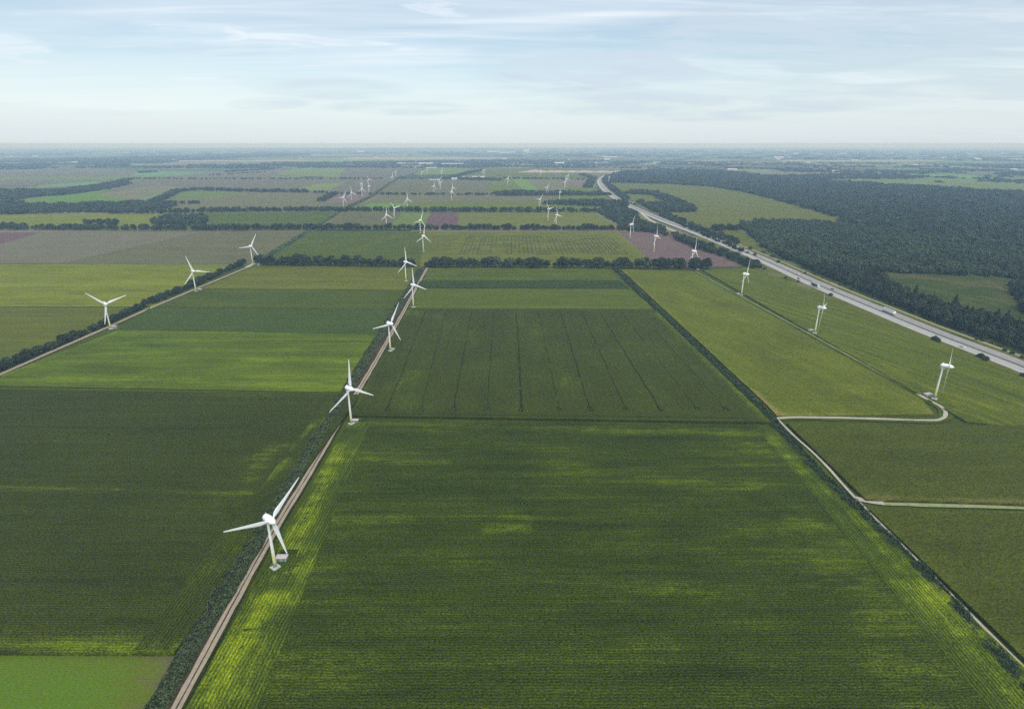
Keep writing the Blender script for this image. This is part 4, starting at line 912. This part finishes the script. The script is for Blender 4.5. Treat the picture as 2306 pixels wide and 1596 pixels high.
# ------------------------------------------------------------------ turbines
TAZ = math.radians(-38)
def make_turbine():
    root = empty('wind_turbine', (0, 0, 0))
    f = MB(); f.box(-1.9, 1.9, -1.9, 1.9, -.2, .95); f.box(-1.45, 1.45, -1.45, 1.45, .95, 1.25, top=(.15, .15)); f.build('foundation', M['concrete'], root)
    t = MB(); rings = []
    for k in range(9):
        z = 1.25 + (26.4 - 1.25) * k / 8; r = .84 - .32 * k / 8
        rings.append([(r * math.cos(a * math.pi / 12), r * math.sin(a * math.pi / 12), z) for a in range(24)])
    t.loft(rings)
    tw = t.build('tower', M['tower'], root, True)
    for zz in (9.6, 18.0):
        r = .84 - .32 * (zz - 1.25) / 25.15 + .03; m = MB(); m.cyl((0, 0), r, zz, zz + .16, n=24); m.build('flange', M['white'], tw)
    d = MB(); d.box(-.38, .38, -.91, -.72, 1.3, 3.1); d.build('door', M['door'], tw)
    c = MB(); c.cyl((0, 0), 1.35, 26.1, 26.5, n=24); c.cyl((0, 0), .8, 26.5, 27.3, n=20); c.build('yaw_collar', M['white'], root, False)
    n = MB(); rings = []; zc = 28.6
    for x, r in ((-2.0, .15), (-1.95, .85), (-1.6, 1.35), (-.8, 1.68), (.4, 1.82), (1.8, 1.85), (2.7, 1.72), (3.1, 1.45)):
        rings.append([(x, r * math.cos(a * math.pi / 12), zc + r * .97 * math.sin(a * math.pi / 12)) for a in range(24)])
    n.loft(rings); na = n.build('nacelle', M['white'], root, True)
    v = MB(); v.box(-1.0, .3, -.45, .45, zc + 1.5, zc + 2.0, top=(.15, .1)); v.cyl((-.2, 0), .05, zc + 1.9, zc + 3.1, n=6); v.build('wind_vane', M['white'], na)
    s = MB(); rings = []
    for x, r in ((-1.2, 1.25), (-.9, 1.55), (0, 1.72), (.9, 1.58), (1.8, 1.18), (2.5, .72), (3.0, .30), (3.15, .04)):
        rings.append([(x, r * math.cos(a * math.pi / 12), r * math.sin(a * math.pi / 12)) for a in range(24)])
    s.loft(rings); sp = s.build('spinner', M['white'], root, True); sp.location = (3.7, 0, zc)
    bm = MB(); rings = []
    for z, ch, th, tw_, sh in ((.9, .62, .62, 20, 0), (1.8, .66, .60, 20, 0), (2.8, 1.05, .50, 18, .10), (4.2, 1.62, .42, 15, .26), (6.0, 1.82, .34, 11, .32), (9, 1.52, .26, 7, .26), (13, 1.18, .20, 4, .18), (18, .86, .14, 2, .12), (22.5, .58, .10, 1, .07), (24.6, .40, .07, 0, .05), (25.3, .16, .03, 0, .02)):
        ring = []; tr = math.radians(tw_)
        for a in range(12):
            q = a * math.pi / 6; cy = ch / 2 * math.cos(q) - sh; cx = th / 2 * math.sin(q) * (1 - .35 * math.cos(q) * (0 if z < 2 else 1)) + .02 * z * .3
            ring.append((cx * math.cos(tr) - cy * math.sin(tr) * -1, cy * math.cos(tr) - cx * math.sin(tr), z))
        rings.append([(px_, py_ * 1.32, pz_ * .87 + .1) for (px_, py_, pz_) in ring])
    bm.loft(rings)
    b0 = bm.build('blade', M['white'], sp, True); b0['label'] = ''
    del b0['label']
    for k in (1, 2):
        b = b0.copy(); COL.objects.link(b); b.rotation_euler = (k * 2 * math.pi / 3, 0, 0); reg(b)
    return root
TURB = make_turbine(); tfirst = [True]
def phase_for(base, yaw, sc, tip_px, hub_px):
    """rotor angle at which one blade points the way it does in the photograph"""
    if tip_px is None: return random.uniform(0, 2)
    ax = Vector((math.cos(yaw), math.sin(yaw), 0)); hub = base + ax * 3.7 * sc + Vector((0, 0, 28.6 * sc)); side = Vector((-math.sin(yaw), math.cos(yaw), 0)); best = (1e9, 0)
    h2 = proj(hub); L_ = math.hypot(tip_px[0] - hub_px[0], tip_px[1] - hub_px[1]); w = .5
    tx = tip_px[0] * w + (h2[0] + tip_px[0] - hub_px[0]) * (1 - w); ty = tip_px[1] * w + (h2[1] + tip_px[1] - hub_px[1]) * (1 - w)
    for i in range(0, 720):
        ph = math.radians(i * .5); q = proj(hub + (Vector((0, 0, 1)) * math.cos(ph) - side * math.sin(ph)) * 22 * sc)
        a = math.atan2(q[1] - h2[1], q[0] - h2[0]) - math.atan2(ty - h2[1], tx - h2[0]); e = abs((a + math.pi) % (2 * math.pi) - math.pi)
        if e < best[0]: best = (e, ph)
    return best[1]
Zm = {'A': (1000, 420, 2.0228), 'B': (1300, 540, 5.765), 'C': (1700, 540, 5.765), 'D': (1080, 540, 8.236), 'E': (2050, 560, 4.193), 'F': (1000, 780, 2.0228), 'G': (2000, 780, 1.632), 'H': (0, 780, 2.0228), 'N': (700, 1560, 4.2), 'M': (1080, 1160, 5.7), 'I': (0, 460, 4.612)}
def cvt(k, x, y): a, b, s = Zm[k]; return (a + x / s) / 1.48, (b + y / s) / 1.48
G_ = 'white wind turbines standing in rows across the fields'
def turbine(k, base, hub, tip, label, yawj=0.0, sc=1.0, group=G_):
    p = cvt(k, *base); loc = at(*p); yaw = TAZ + math.radians(yawj)
    hp = cvt(k, *hub); tp = cvt(k, *tip)
    o = TURB if tfirst[0] else copy_tree(TURB); tfirst[0] = False
    o.location = loc; o.rotation_euler = (0, 0, yaw); o.scale = (sc, sc, sc); tag(o, label, 'wind turbine', group)
    for c in ALLKIDS[o.name]:
        if c.name.startswith('spinner'): c.rotation_euler = (phase_for(loc, yaw, sc, tp, hp), 0, 0)
    return o
T = [('N', (918, 1400), (815, 690), (1190, 150), 'nearest and largest white turbine, by the dirt track beside a grey kiosk', 0),
 ('M', (522, 1445), (490, 735), (457, 205), 'second nearest turbine on the dirt track, one blade pointing straight up', 0),
 ('F', (610, 790), (597, 597), (653, 468), 'turbine on the dirt track beside the tractor-lined maize, blades up-right and left', 0),
 ('F', (765, 495), (760, 335), (750, 222), 'turbine left of the fresh green strip field, overlapping the track', 0),
 ('F', (715, 318), (713, 172), (702, 78), 'turbine left of the hedge end, in front of the main tree row', 0),
 ('A', (832, 845), (828, 728), (875, 772), 'turbine at the left edge of the maze field', 0),
 ('A', (812, 722), (815, 645), (828, 582), 'turbine just behind the one at the maze field edge, by the light green field', 0),
 ('A', (584, 680), (580, 590), (577, 530), 'turbine on the brownish olive field behind the second tree row', 0),
 ('A', (637, 625), (635, 545), (613, 520), 'turbine with blades in a Y, in front of the bright green rectangle', 0),
 ('B', (333, 900), (325, 695), (400, 750), 'turbine at the right end of the bright green rectangle', 0),
 ('B', (1182, 735), (1185, 560), (1250, 630), 'front turbine of an overlapping pair in the middle olive field', 0),
 ('B', (1200, 640), (1193, 488), (1182, 385), 'rear turbine of an overlapping pair in the middle olive field', 0),
 ('B', (843, 600), (843, 432), (860, 370), 'turbine at the left of a group of three below the farm', 0),
 ('B', (963, 530), (963, 375), (1015, 335), 'turbine at the right of a group of three below the farm', 0),
 ('B', (937, 460), (930, 297), (865, 272), 'rearmost turbine in a group of three below the farm', 0),
 ('B', (43, 395), (40, 255), (110, 340), 'distant turbine at the far end of the receding hedge', 0),
 ('B', (105, 300), (110, 205), (130, 165), 'hazy turbine just right of the one at the hedge end', 0),
 ('B', (607, 290), (607, 165), (590, 140), 'hazy turbine on the mint field, left one of three', 0),
 ('B', (710, 250), (712, 130), (730, 80), 'hazy turbine on the mint field, middle one of three', 0),
 ('B', (992, 270), (990, 110), (1010, 55), 'hazy turbine on the mint field, right one of three', 0),
 ('B', (1778, 270), (1785, 150), (1735, 152), 'hazy turbine beside the dark diagonal belt, left of a close pair', 0),
 ('B', (1805, 250), (1815, 120), (1838, 90), 'hazy turbine beside the dark diagonal belt, right of a close pair', 0),
 ('B', (2257, 440), (2262, 275), (2285, 240), 'lone turbine left of the bright green strip', 0),
 ('D', (540, 1225), (515, 925), (580, 808), 'turbine at the front left of the pinkish soil field', 0),
 ('D', (765, 1080), (745, 820), (870, 885), 'turbine in the middle of the pinkish soil field', 0),
 ('D', (1045, 950), (1020, 705), (915, 790), 'turbine at the right of the pinkish soil field, blades like an upturned Y', 0),
 ('D', (1025, 780), (1045, 505), (1030, 400), 'turbine directly behind the one right of the pinkish soil', 30),
 ('D', (1235, 860), (1230, 607), (1290, 612), 'turbine by the receding hedge with a blade pointing right', 35),
 ('D', (1222, 650), (1215, 415), (1178, 345), 'turbine behind another beside the receding hedge, blades in a Y', 0),
 ('C', (727, 1115), (745, 865), (690, 755), 'turbine with blades in a V, before the third tree row on the right', 0),
 ('C', (881, 1250), (905, 1000), (1008, 1048), 'turbine in the straw field right of the V-bladed one', 0),
 ('C', (557, 905), (560, 668), (620, 590), 'turbine behind the third tree row on the right', 0),
 ('C', (702, 640), (705, 470), (740, 425), 'distant turbine before the dark copse strip, left of two', 0),
 ('C', (945, 740), (957, 555), (957, 480), 'distant turbine before the dark copse strip, right of two', 20),
 ('C', (1045, 525), (1060, 372), (1085, 330), 'distant turbine left of the pink rectangle, nearest of three in line', 0),
 ('C', (1065, 440), (1065, 318), (1060, 245), 'distant turbine left of the pink rectangle, middle of three in line', 0),
 ('C', (1103, 370), (1115, 218), (1130, 190), 'distant turbine left of the pink rectangle, rearmost of three in line', 0),
 ('C', (585, 290), (578, 115), (583, 72), 'hazy turbine in front of the pale sand pit', 0),
 ('C', (1890, 410), (1900, 315), (1900, 285), 'slim hazy turbine beside the motorway bend', 15),
 ('E', (208, 975), (228, 760), (268, 662), 'turbine at the top left corner of the bare brown field', 4),
 ('E', (542, 1165), (575, 922), (585, 795), 'turbine on the left border of the bare brown field', 4),
 ('E', (1062, 1408), (1110, 1140), (1142, 955), 'turbine in the gap of the main tree row before the brown field', 0),
 ('G', (768, 332), (795, 205), (815, 125), 'uppermost turbine of the three in the striped maize', 2),
 ('G', (1167, 540), (1210, 390), (1220, 310), 'middle turbine of the three in the striped maize', 2),
 ('G', (1817, 898), (1893, 705), (1915, 610), 'nearest turbine on the right, above the bend of the curved track', 2),
 ('H', (747, 640), (700, 460), (558, 385), 'nearest turbine on the left, by the pale track and a kiosk', 0),
 ('H', (1322, 387), (1290, 237), (1241, 140), 'second turbine along the left pale track', 0),
 ('H', (1704, 195), (1692, 88), (1722, 6), 'farthest turbine of the left pale track, at the gravel junction', 0)]
NEARSET = [0, 1, 2, 3, 4, 42, 43, 44, 45, 46, 47]
for i, (k, b, h, t, lab, yj) in enumerate(T): turbine(k, b, h, t, lab, yj)
r3 = random.Random(3)
for (x, s) in ((345, 1), (425, 1), (590, .9), (730, 1), (760, 1), (1045, .95), (1085, .9), (1130, .95), (1170, .8), (1205, .8), (1250, .9), (1300, .95), (1345, .85), (1380, .85), (1430, .9), (1465, .9), (1560, 1), (1668, .95), (1772, 1)):
    turbine('I', (x, 196 - (x - 345) * .022), (0, 0), (r3.uniform(-1, 1), -1), 'faint tall turbine in the hazy wind farm on the left horizon', r3.uniform(-8, 8), 2.15 * s, 'hazy wind farm on the left horizon')
turbine('A', (1292, 214), (1292, 200), (1291, 190), 'tiny white turbine standing alone in the far haze above the farm', 0, 1.2, 'lone far turbine')

# transformer kiosks
def make_kiosk():
    root = empty('transformer_kiosk', (0, 0, 0))
    w = MB(); w.box(-2.5, 2.5, -1.35, 1.35, -.1, 2.35); wl = w.build('wall', M['kiosk_wall'], root)
    r = MB(); r.box(-2.75, 2.75, -1.6, 1.6, 2.352, 2.60); r.box(-2.6, 2.6, -1.45, 1.45, 2.60, 2.72, top=(.3, .5)); r.build('roof', M['kiosk_roof'], root)
    for x in (-1.3, 1.2):
        d = MB(); d.box(x - .55, x + .55, -1.41, -1.352, .1, 2.1); dd = d.build('door', M['door'], root)
        h = MB(); h.box(x + .35, x + .42, -1.46, -1.412, 1.0, 1.25); h.build('handle', M['rail'], dd)
    g_ = MB()
    for k in range(5): g_.box(2.502, 2.54, -.6, .6, .9 + k * .2, 1.0 + k * .2)
    g_.build('vent', M['door'], root)
    b = MB(); b.box(-2.8, 2.8, -1.7, 1.7, -.05, .16); b.build('plinth', M['concrete'], root)
    return root
KI = make_kiosk(); kf = [True]
for (x, y, rz, lab, sc) in ((636, 1262, .02, 'grey kiosk with flat pinkish roof beside the nearest turbine', 1), (800, 951, 0, 'grey kiosk right of the second nearest turbine', .9), (884, 789, 0, 'small kiosk beside the third turbine on the dirt track', .8),
                            (258, 739, .1, 'kiosk beside the nearest left turbine on the pale track', 1.05), (451, 654, .1, 'kiosk beside the second left turbine on the pale track', 1), (583, 598, .1, 'kiosk at the gravel junction beneath the farthest left turbine', .9),
                            (2088, 893, .35, 'kiosk beside the nearest right turbine', 1.1), (1825, 747, .35, 'kiosk beside the middle turbine of the striped maize', 1), (1662, 664, .35, 'kiosk beside the uppermost turbine of the striped maize', .9), (1571, 608, .3, 'low white kiosk right of the turbine in the main tree row gap', .7)):
    o = KI if kf[0] else copy_tree(KI); kf[0] = False
    o.location = at(x, y); o.rotation_euler = (0, 0, rz); o.scale = (sc,) * 3; tag(o, lab, 'kiosk', 'transformer kiosks at turbine feet')
# trodden ground round turbine feet
V = []; Fc = []
for (k, b) in [(T[i][0], T[i][1]) for i in NEARSET]:
    c = at(*cvt(k, *b)); r0 = 6.0; n = 22; b0 = len(V); V.append((c.x + 1, c.y, 1.0))
    for j in range(n):
        a = j * 6.283 / n; r = r0 * (.75 + .6 * float(vnoise(math.cos(a) * 2 + c.x, math.sin(a) * 2 + c.y, 8))); V.append((c.x + 1 + r * 1.25 * math.cos(a), c.y + r * math.sin(a), 1.0 if False else .98))
    for j in range(n): Fc.append((b0, b0 + 1 + j, b0 + 1 + (j + 1) % n))

# ------------------------------------------------------------------ vehicles
def wheel(parent, x, y, r, w):
    t = MB(); t.cyl((x, r), r, y - w / 2, y + w / 2, 'y', 16); wh = t.build('wheel', M['tyre'], parent)
    m = MB(); s = 1 if y > 0 else -1; m.cyl((x, r), r * .55, y + s * w / 2, y + s * (w / 2 + .02), 'y', 12); m.build('rim', M['rim'], wh)
def make_lorry(name, body, cabm):
    root = empty(name, (0, 0, 0))
    t = MB(); t.box(-9.2, 3.6, -1.28, 1.28, 1.1, 3.9); tr = t.build('trailer', body, root)
    e = MB(); 
    for z in (1.1, 3.8): e.box(-9.24, 3.64, -1.31, 1.31, z, z + .12)
    e.build('trailer_edge', M['rail'], tr)
    c = MB(); c.box(-9.0, 6.2, -.5, .5, .7, 1.08); c.build('chassis', M['tyre'], root)
    b = MB(); b.box(4.2, 6.4, -1.22, 1.22, .75, 2.2); b.box(4.2, 6.4, -1.22, 1.22, 2.2, 3.3, top=(.22, .1)); b.box(4.3, 5.6, -1.05, 1.05, 3.302, 3.8, top=(.35, .1)); cb = b.build('cab', cabm, root)
    w = MB(); w.box(6.26, 6.42, -1.05, 1.05, 2.15, 3.05); w.build('windscreen', M['glass'], cb)
    for s in (-1, 1):
        g_ = MB(); g_.box(4.9, 5.9, s * 1.21 - .03, s * 1.21 + .03, 2.2, 2.95); g_.build('side_window', M['glass'], cb)
        h = MB(); h.box(6.4, 6.46, s * .85 - .2, s * .85 + .2, .95, 1.2); h.build('headlight', M['paint'], cb)
    for x in (5.4, 2.2, -5.4, -6.7, -8.0):
        for s in (-1, 1): wheel(root, x, s * 1.05, .5, .32)
    return root
def make_car(name, body):
    root = empty(name, (0, 0, 0))
    b = MB(); b.box(-2.15, 2.15, -.88, .88, .3, .82, top=(.06, .05)); b.box(-1.9, 2.0, -.84, .84, .82, .92, top=(.1, .06)); bd = b.build('body', body, root)
    c = MB(); c.box(-1.5, .9, -.76, .76, .92, 1.42, top=(.42, .14)); c.build('windows', M['glass'], root)
    r = MB(); r.box(-1.05, .46, -.61, .61, 1.422, 1.47, top=(.05, .05)); r.build('roof', body, root)
    for s in (-1, 1):
        h = MB(); h.box(2.1, 2.17, s * .62 - .16, s * .62 + .16, .55, .70); h.build('headlight', M['paint'], bd)
        for x in (-1.35, 1.35): wheel(root, x, s * .80, .32, .2)
    return root
def road_pose(px, off):
    best = min(range(1, len(hw) - 1), key=lambda i: abs(proj(hw[i])[0] - px))
    # refine between samples
    i = best if proj(hw[best])[0] <= px else best + 1; i = max(1, min(len(hw) - 1, i))
    a, b = hw[i - 1], hw[i]; xa, xb = proj(a)[0], proj(b)[0]; t = (px - xa) / (xb - xa + 1e-9); t = min(1, max(0, t)); p = a.lerp(b, t); d = (b - a).normalized(); n = Vector((d.y, -d.x, 0))
    p = p + n * (sg * off); p.z = .745; return p, math.atan2(d.y, d.x)
lw = make_lorry('lorry', M['lorry_white'], M['lorry_white']); p, a = road_pose(1990, 4.6); lw.location = p; lw.rotation_euler = (0, 0, a); lw.scale = (1.25,) * 3
tag(lw, 'long white lorry alone on the far carriageway', 'lorry', 'lorries on the motorway')
ln = make_lorry('lorry', M['lorry_navy'], M['lorry_white']); p, a = road_pose(1852, -9.5); ln.location = p; ln.rotation_euler = (0, 0, a + math.pi); ln.scale = (1.15,) * 3
tag(ln, 'dark navy lorry with a white cab on the near carriageway', 'lorry', 'lorries on the motorway')
lf = copy_tree(lw); p, a = road_pose(1362, 4.5); lf.location = p; lf.rotation_euler = (0, 0, a); lf.scale = (1.3,) * 3; tag(lf, 'tiny pale lorry in the far bend of the motorway', 'lorry', 'lorries on the motorway')
cs = make_car('car', M['car_silver']); p, a = road_pose(2186, -9.5); cs.location = p; cs.rotation_euler = (0, 0, a + math.pi); cs.scale = (1.25,) * 3; tag(cs, 'white car on the near carriageway at lower right', 'car', 'cars on the motorway')
cr_ = make_car('car', M['car_red']); p, a = road_pose(1812, -9.5); cr_.location = p; cr_.rotation_euler = (0, 0, a + math.pi); cr_.scale = (1.2,) * 3; tag(cr_, 'small dark red car just up-road of the navy lorry', 'car', 'cars on the motorway')
c3 = copy_tree(cs); p, a = road_pose(1790, 4.5); c3.location = p; c3.rotation_euler = (0, 0, a); tag(c3, 'white car on the far carriageway above the dark red one', 'car', 'cars on the motorway')
c4 = copy_tree(cr_); p, a = road_pose(1866, 5); c4.location = p; c4.rotation_euler = (0, 0, a); tag(c4, 'dark car beside the navy lorry on the far carriageway', 'car', 'cars on the motorway')

# motorway bridge
def bridge():
    a = at(1386, 456); b = at(1440, 462); mid = (a + b) / 2; d = (b - a); L_ = 62; root = empty('overpass', (mid.x, mid.y, 0), math.atan2(d.y, d.x))
    m = MB(); m.box(-L_ / 2, L_ / 2, -4.5, 4.5, 5.4, 6.4); m.build('deck', M['concrete'], root)
    for s in (-1, 1):
        q = MB(); q.box(-L_ / 2, L_ / 2, s * 4.35 - .12, s * 4.35 + .12, 6.402, 7.4); q.build('parapet', M['rail'], root)
    for x in (-17, 0, 17):
        q = MB(); q.box(x - .6, x + .6, -3.8, 3.8, -.2, 5.398); q.build('pier', M['concrete'], root)
    for s in (-1, 1):
        q = MB(); q.box(s * 33 - 14 if s < 0 else 31.1, -31.1 if s < 0 else 33 + 14, -7, 7, -.2, 6.3, top=(4, 2)); q.build('embankment', M['verge'], root)
    tag(root, 'small pale bridge crossing the motorway before the bend', 'bridge')
bridge()

# ------------------------------------------------------------------ far buildings and sand pit
def barn(x, y, L_, w, h, rz, lab, roof='barnroof', name='barn', grp='farm and works buildings in the distance'):
    root = empty(name, at(x, y), rz)
    a = MB(); a.box(-L_ / 2, L_ / 2, -w / 2, w / 2, -.2, h * .62); wl = a.build('wall', M['barnwall'], root)
    r = MB(); e = .6; r.v += [(-L_ / 2 - e, -w / 2 - e, h * .62), (L_ / 2 + e, -w / 2 - e, h * .62), (L_ / 2 + e, w / 2 + e, h * .62), (-L_ / 2 - e, w / 2 + e, h * .62), (-L_ / 2 - e, 0, h), (L_ / 2 + e, 0, h)]
    r.f += [(0, 1, 5, 4), (2, 3, 4, 5), (0, 4, 3), (1, 2, 5), (0, 3, 2, 1)]; r.mi += [0] * 5; r.build('roof', M[roof], root)
    d = MB(); d.box(-2.2, 2.2, -w / 2 - .06, -w / 2 - .004, 0, min(4, h * .5)); d.build('door', M['door'], root)
    for s in (-1, 1):
        q = MB(); q.box(s * L_ * .3 - 1, s * L_ * .3 + 1, -w / 2 - .06, -w / 2 - .004, 1.2, 2.4); q.build('window', M['glass'], root)
    tag(root, lab, 'building', grp)
def BZ(x, y): return cvt('B', x, y)
def AZ_(x, y): return cvt('A', x, y)
for (x, y, L_, w, h, rz, lab) in ((*BZ(1235, 345), 30, 24, 12, .1, 'white rounded-looking barn left in the wooded farmyard'), (*BZ(1400, 312), 50, 22, 9, .0, 'bright barn roof in the middle of the farmyard'), (*BZ(1655, 305), 46, 22, 10, .0, 'long white barn roof right in the farmyard, left of two'), (*BZ(1748, 305), 46, 22, 10, 0, 'long white barn roof right in the farmyard, right of two'),
                                  (*BZ(860, 352), 60, 20, 6, .2, 'low pale shed behind the group of three turbines'), (*BZ(800, 122), 90, 20, 9, 0, 'pale low sheds behind the mint field'), (*BZ(300, 50), 150, 60, 16, 0, 'leftmost pale works hall beyond the far wood'), (*BZ(430, 50), 130, 60, 16, 0, 'second pale works hall from the left beyond the far wood'), (*BZ(560, 50), 130, 60, 16, 0, 'third pale works hall from the left beyond the far wood'), (*BZ(690, 48), 140, 60, 17, 0, 'rightmost pale works hall beyond the far wood'),
                                  (*BZ(1200, 48), 220, 70, 12, .1, 'pinkish-white hall complex beyond the far wood'), (*cvt('C', 945, 50), 90, 40, 22, 0, 'white block above the sand pit'), (*AZ_(410, 180), 160, 80, 40, 0, 'white tall block far left of centre near the horizon'), (*AZ_(1300, 180), 260, 120, 34, 0, 'bright hall of the far industrial town, left'), (*AZ_(1400, 184), 320, 100, 26, 0, 'bright hall of the far industrial town, middle'), (*AZ_(1525, 178), 120, 80, 60, 0, 'tall pale silo block of the far industrial town'),
                                  (*AZ_(2090, 214), 200, 60, 18, 0, 'thin white hall beyond the motorway end'), (1752, 357, 130, 60, 24, 0, 'white hall in the haze above the right wood'), (1648, 384, 70, 30, 14, 0, 'pale farm above the right wood'), (497, 373, 90, 30, 13, 0, 'pale farm hall in the far left woods'), (1880, 388, 60, 25, 13, .2, 'pale farm beyond the right wood'), (2280, 384, 60, 25, 13, .2, 'pale farm at the far right'),
                                  (300, 465, 16, 9, 8, .4, 'small white house tucked in the left wood')):
    barn(x, y, L_, w, h, rz, lab)
bp0 = empty('barn', (0, 0, 0)); barn_src = [o for o in COL.objects if o.name.startswith('barn') and o is not bp0][0]
bpy.data.objects.remove(bp0)
r5 = random.Random(21)
for i in range(28):
    c = copy_tree(barn_src); x = r5.uniform(20, 2290); y = r5.uniform(341, 374) if i % 3 else r5.uniform(352, 366); c.location = at(x, y); k = (r5.uniform(.8, 1.6)) * (374 / y) ** 6; c.scale = (k * r5.uniform(.7, 1.6), k, k * .8); c.rotation_euler = (0, 0, r5.uniform(-.5, .5))
    tag(c, 'tiny pale farm building lost in the haze of the far plain', 'building', 'tiny farm buildings scattered over the far plain')
def sandpit():
    V = []; Fc = []; mounds = [(0, 0, 60, 13), (90, 25, 50, 10), (-80, 20, 55, 9), (230, 40, 60, 8), (330, 30, 60, 9), (460, 20, 80, 10), (560, 40, 50, 7), (-30, 90, 60, 12), (150, 90, 60, 8)]
    c = at(*cvt('C', 560, 200)); n = 60; m = 24
    for j in range(m + 1):
        for i in range(n + 1):
            x = -190 + 760 * i / n; y = -40 + 240 * j / m; z = -1.0
            for (mx, my, r, h) in mounds: z += h * math.exp(-((x - mx) ** 2 + (y - my) ** 2) / r ** 2 * 1.6) * (.6 + .8 * float(vnoise(x / 22, y / 22, 6)))
            ed = min(x + 190, 640 - x, y + 40, 200 - y) / 30.0; V.append((c.x + x, c.y + y, max(-.5, z * min(1, ed) + .9 if ed > 0 else -.5)))
    for j in range(m):
        for i in range(n): a = j * (n + 1) + i; Fc.append((a, a + 1, a + n + 2, a + n + 1))
    tag(mesh_obj('sand_pit', V, Fc, M['sand'], smooth=True), 'pale sand heaps of a distant quarry', kind='structure')
sandpit()

# ------------------------------------------------------------------ haze
def haze():
    x0, x1, y0, y1, z0, z1 = -35000, 35000, -800, 35000, -3.0, 193.5
    b = MB(); b.box(x0, x1, y0, y1, z0, z1); o = b.build('haze', []) if False else mesh_obj('haze', b.v, b.f, [])
    m = bpy.data.materials.new('haze_air'); m.use_nodes = True; nt = m.node_tree; nt.nodes.clear()
    out = nt.nodes.new('ShaderNodeOutputMaterial'); v = nt.nodes.new('ShaderNodeVolumePrincipled')
    v.inputs['Color'].default_value = (.46, .67, 1.0, 1); v.inputs['Absorption Color'].default_value = (.82, .87, 1, 1); v.inputs['Density'].default_value = HAZE; v.inputs['Anisotropy'].default_value = 0.0
    nt.links.new(v.outputs[0], out.inputs['Volume']); o.data.materials.append(m)
    tag(o, kind='stuff', label='thin blue summer haze over the plain')
HAZE = 1.18e-4
haze()
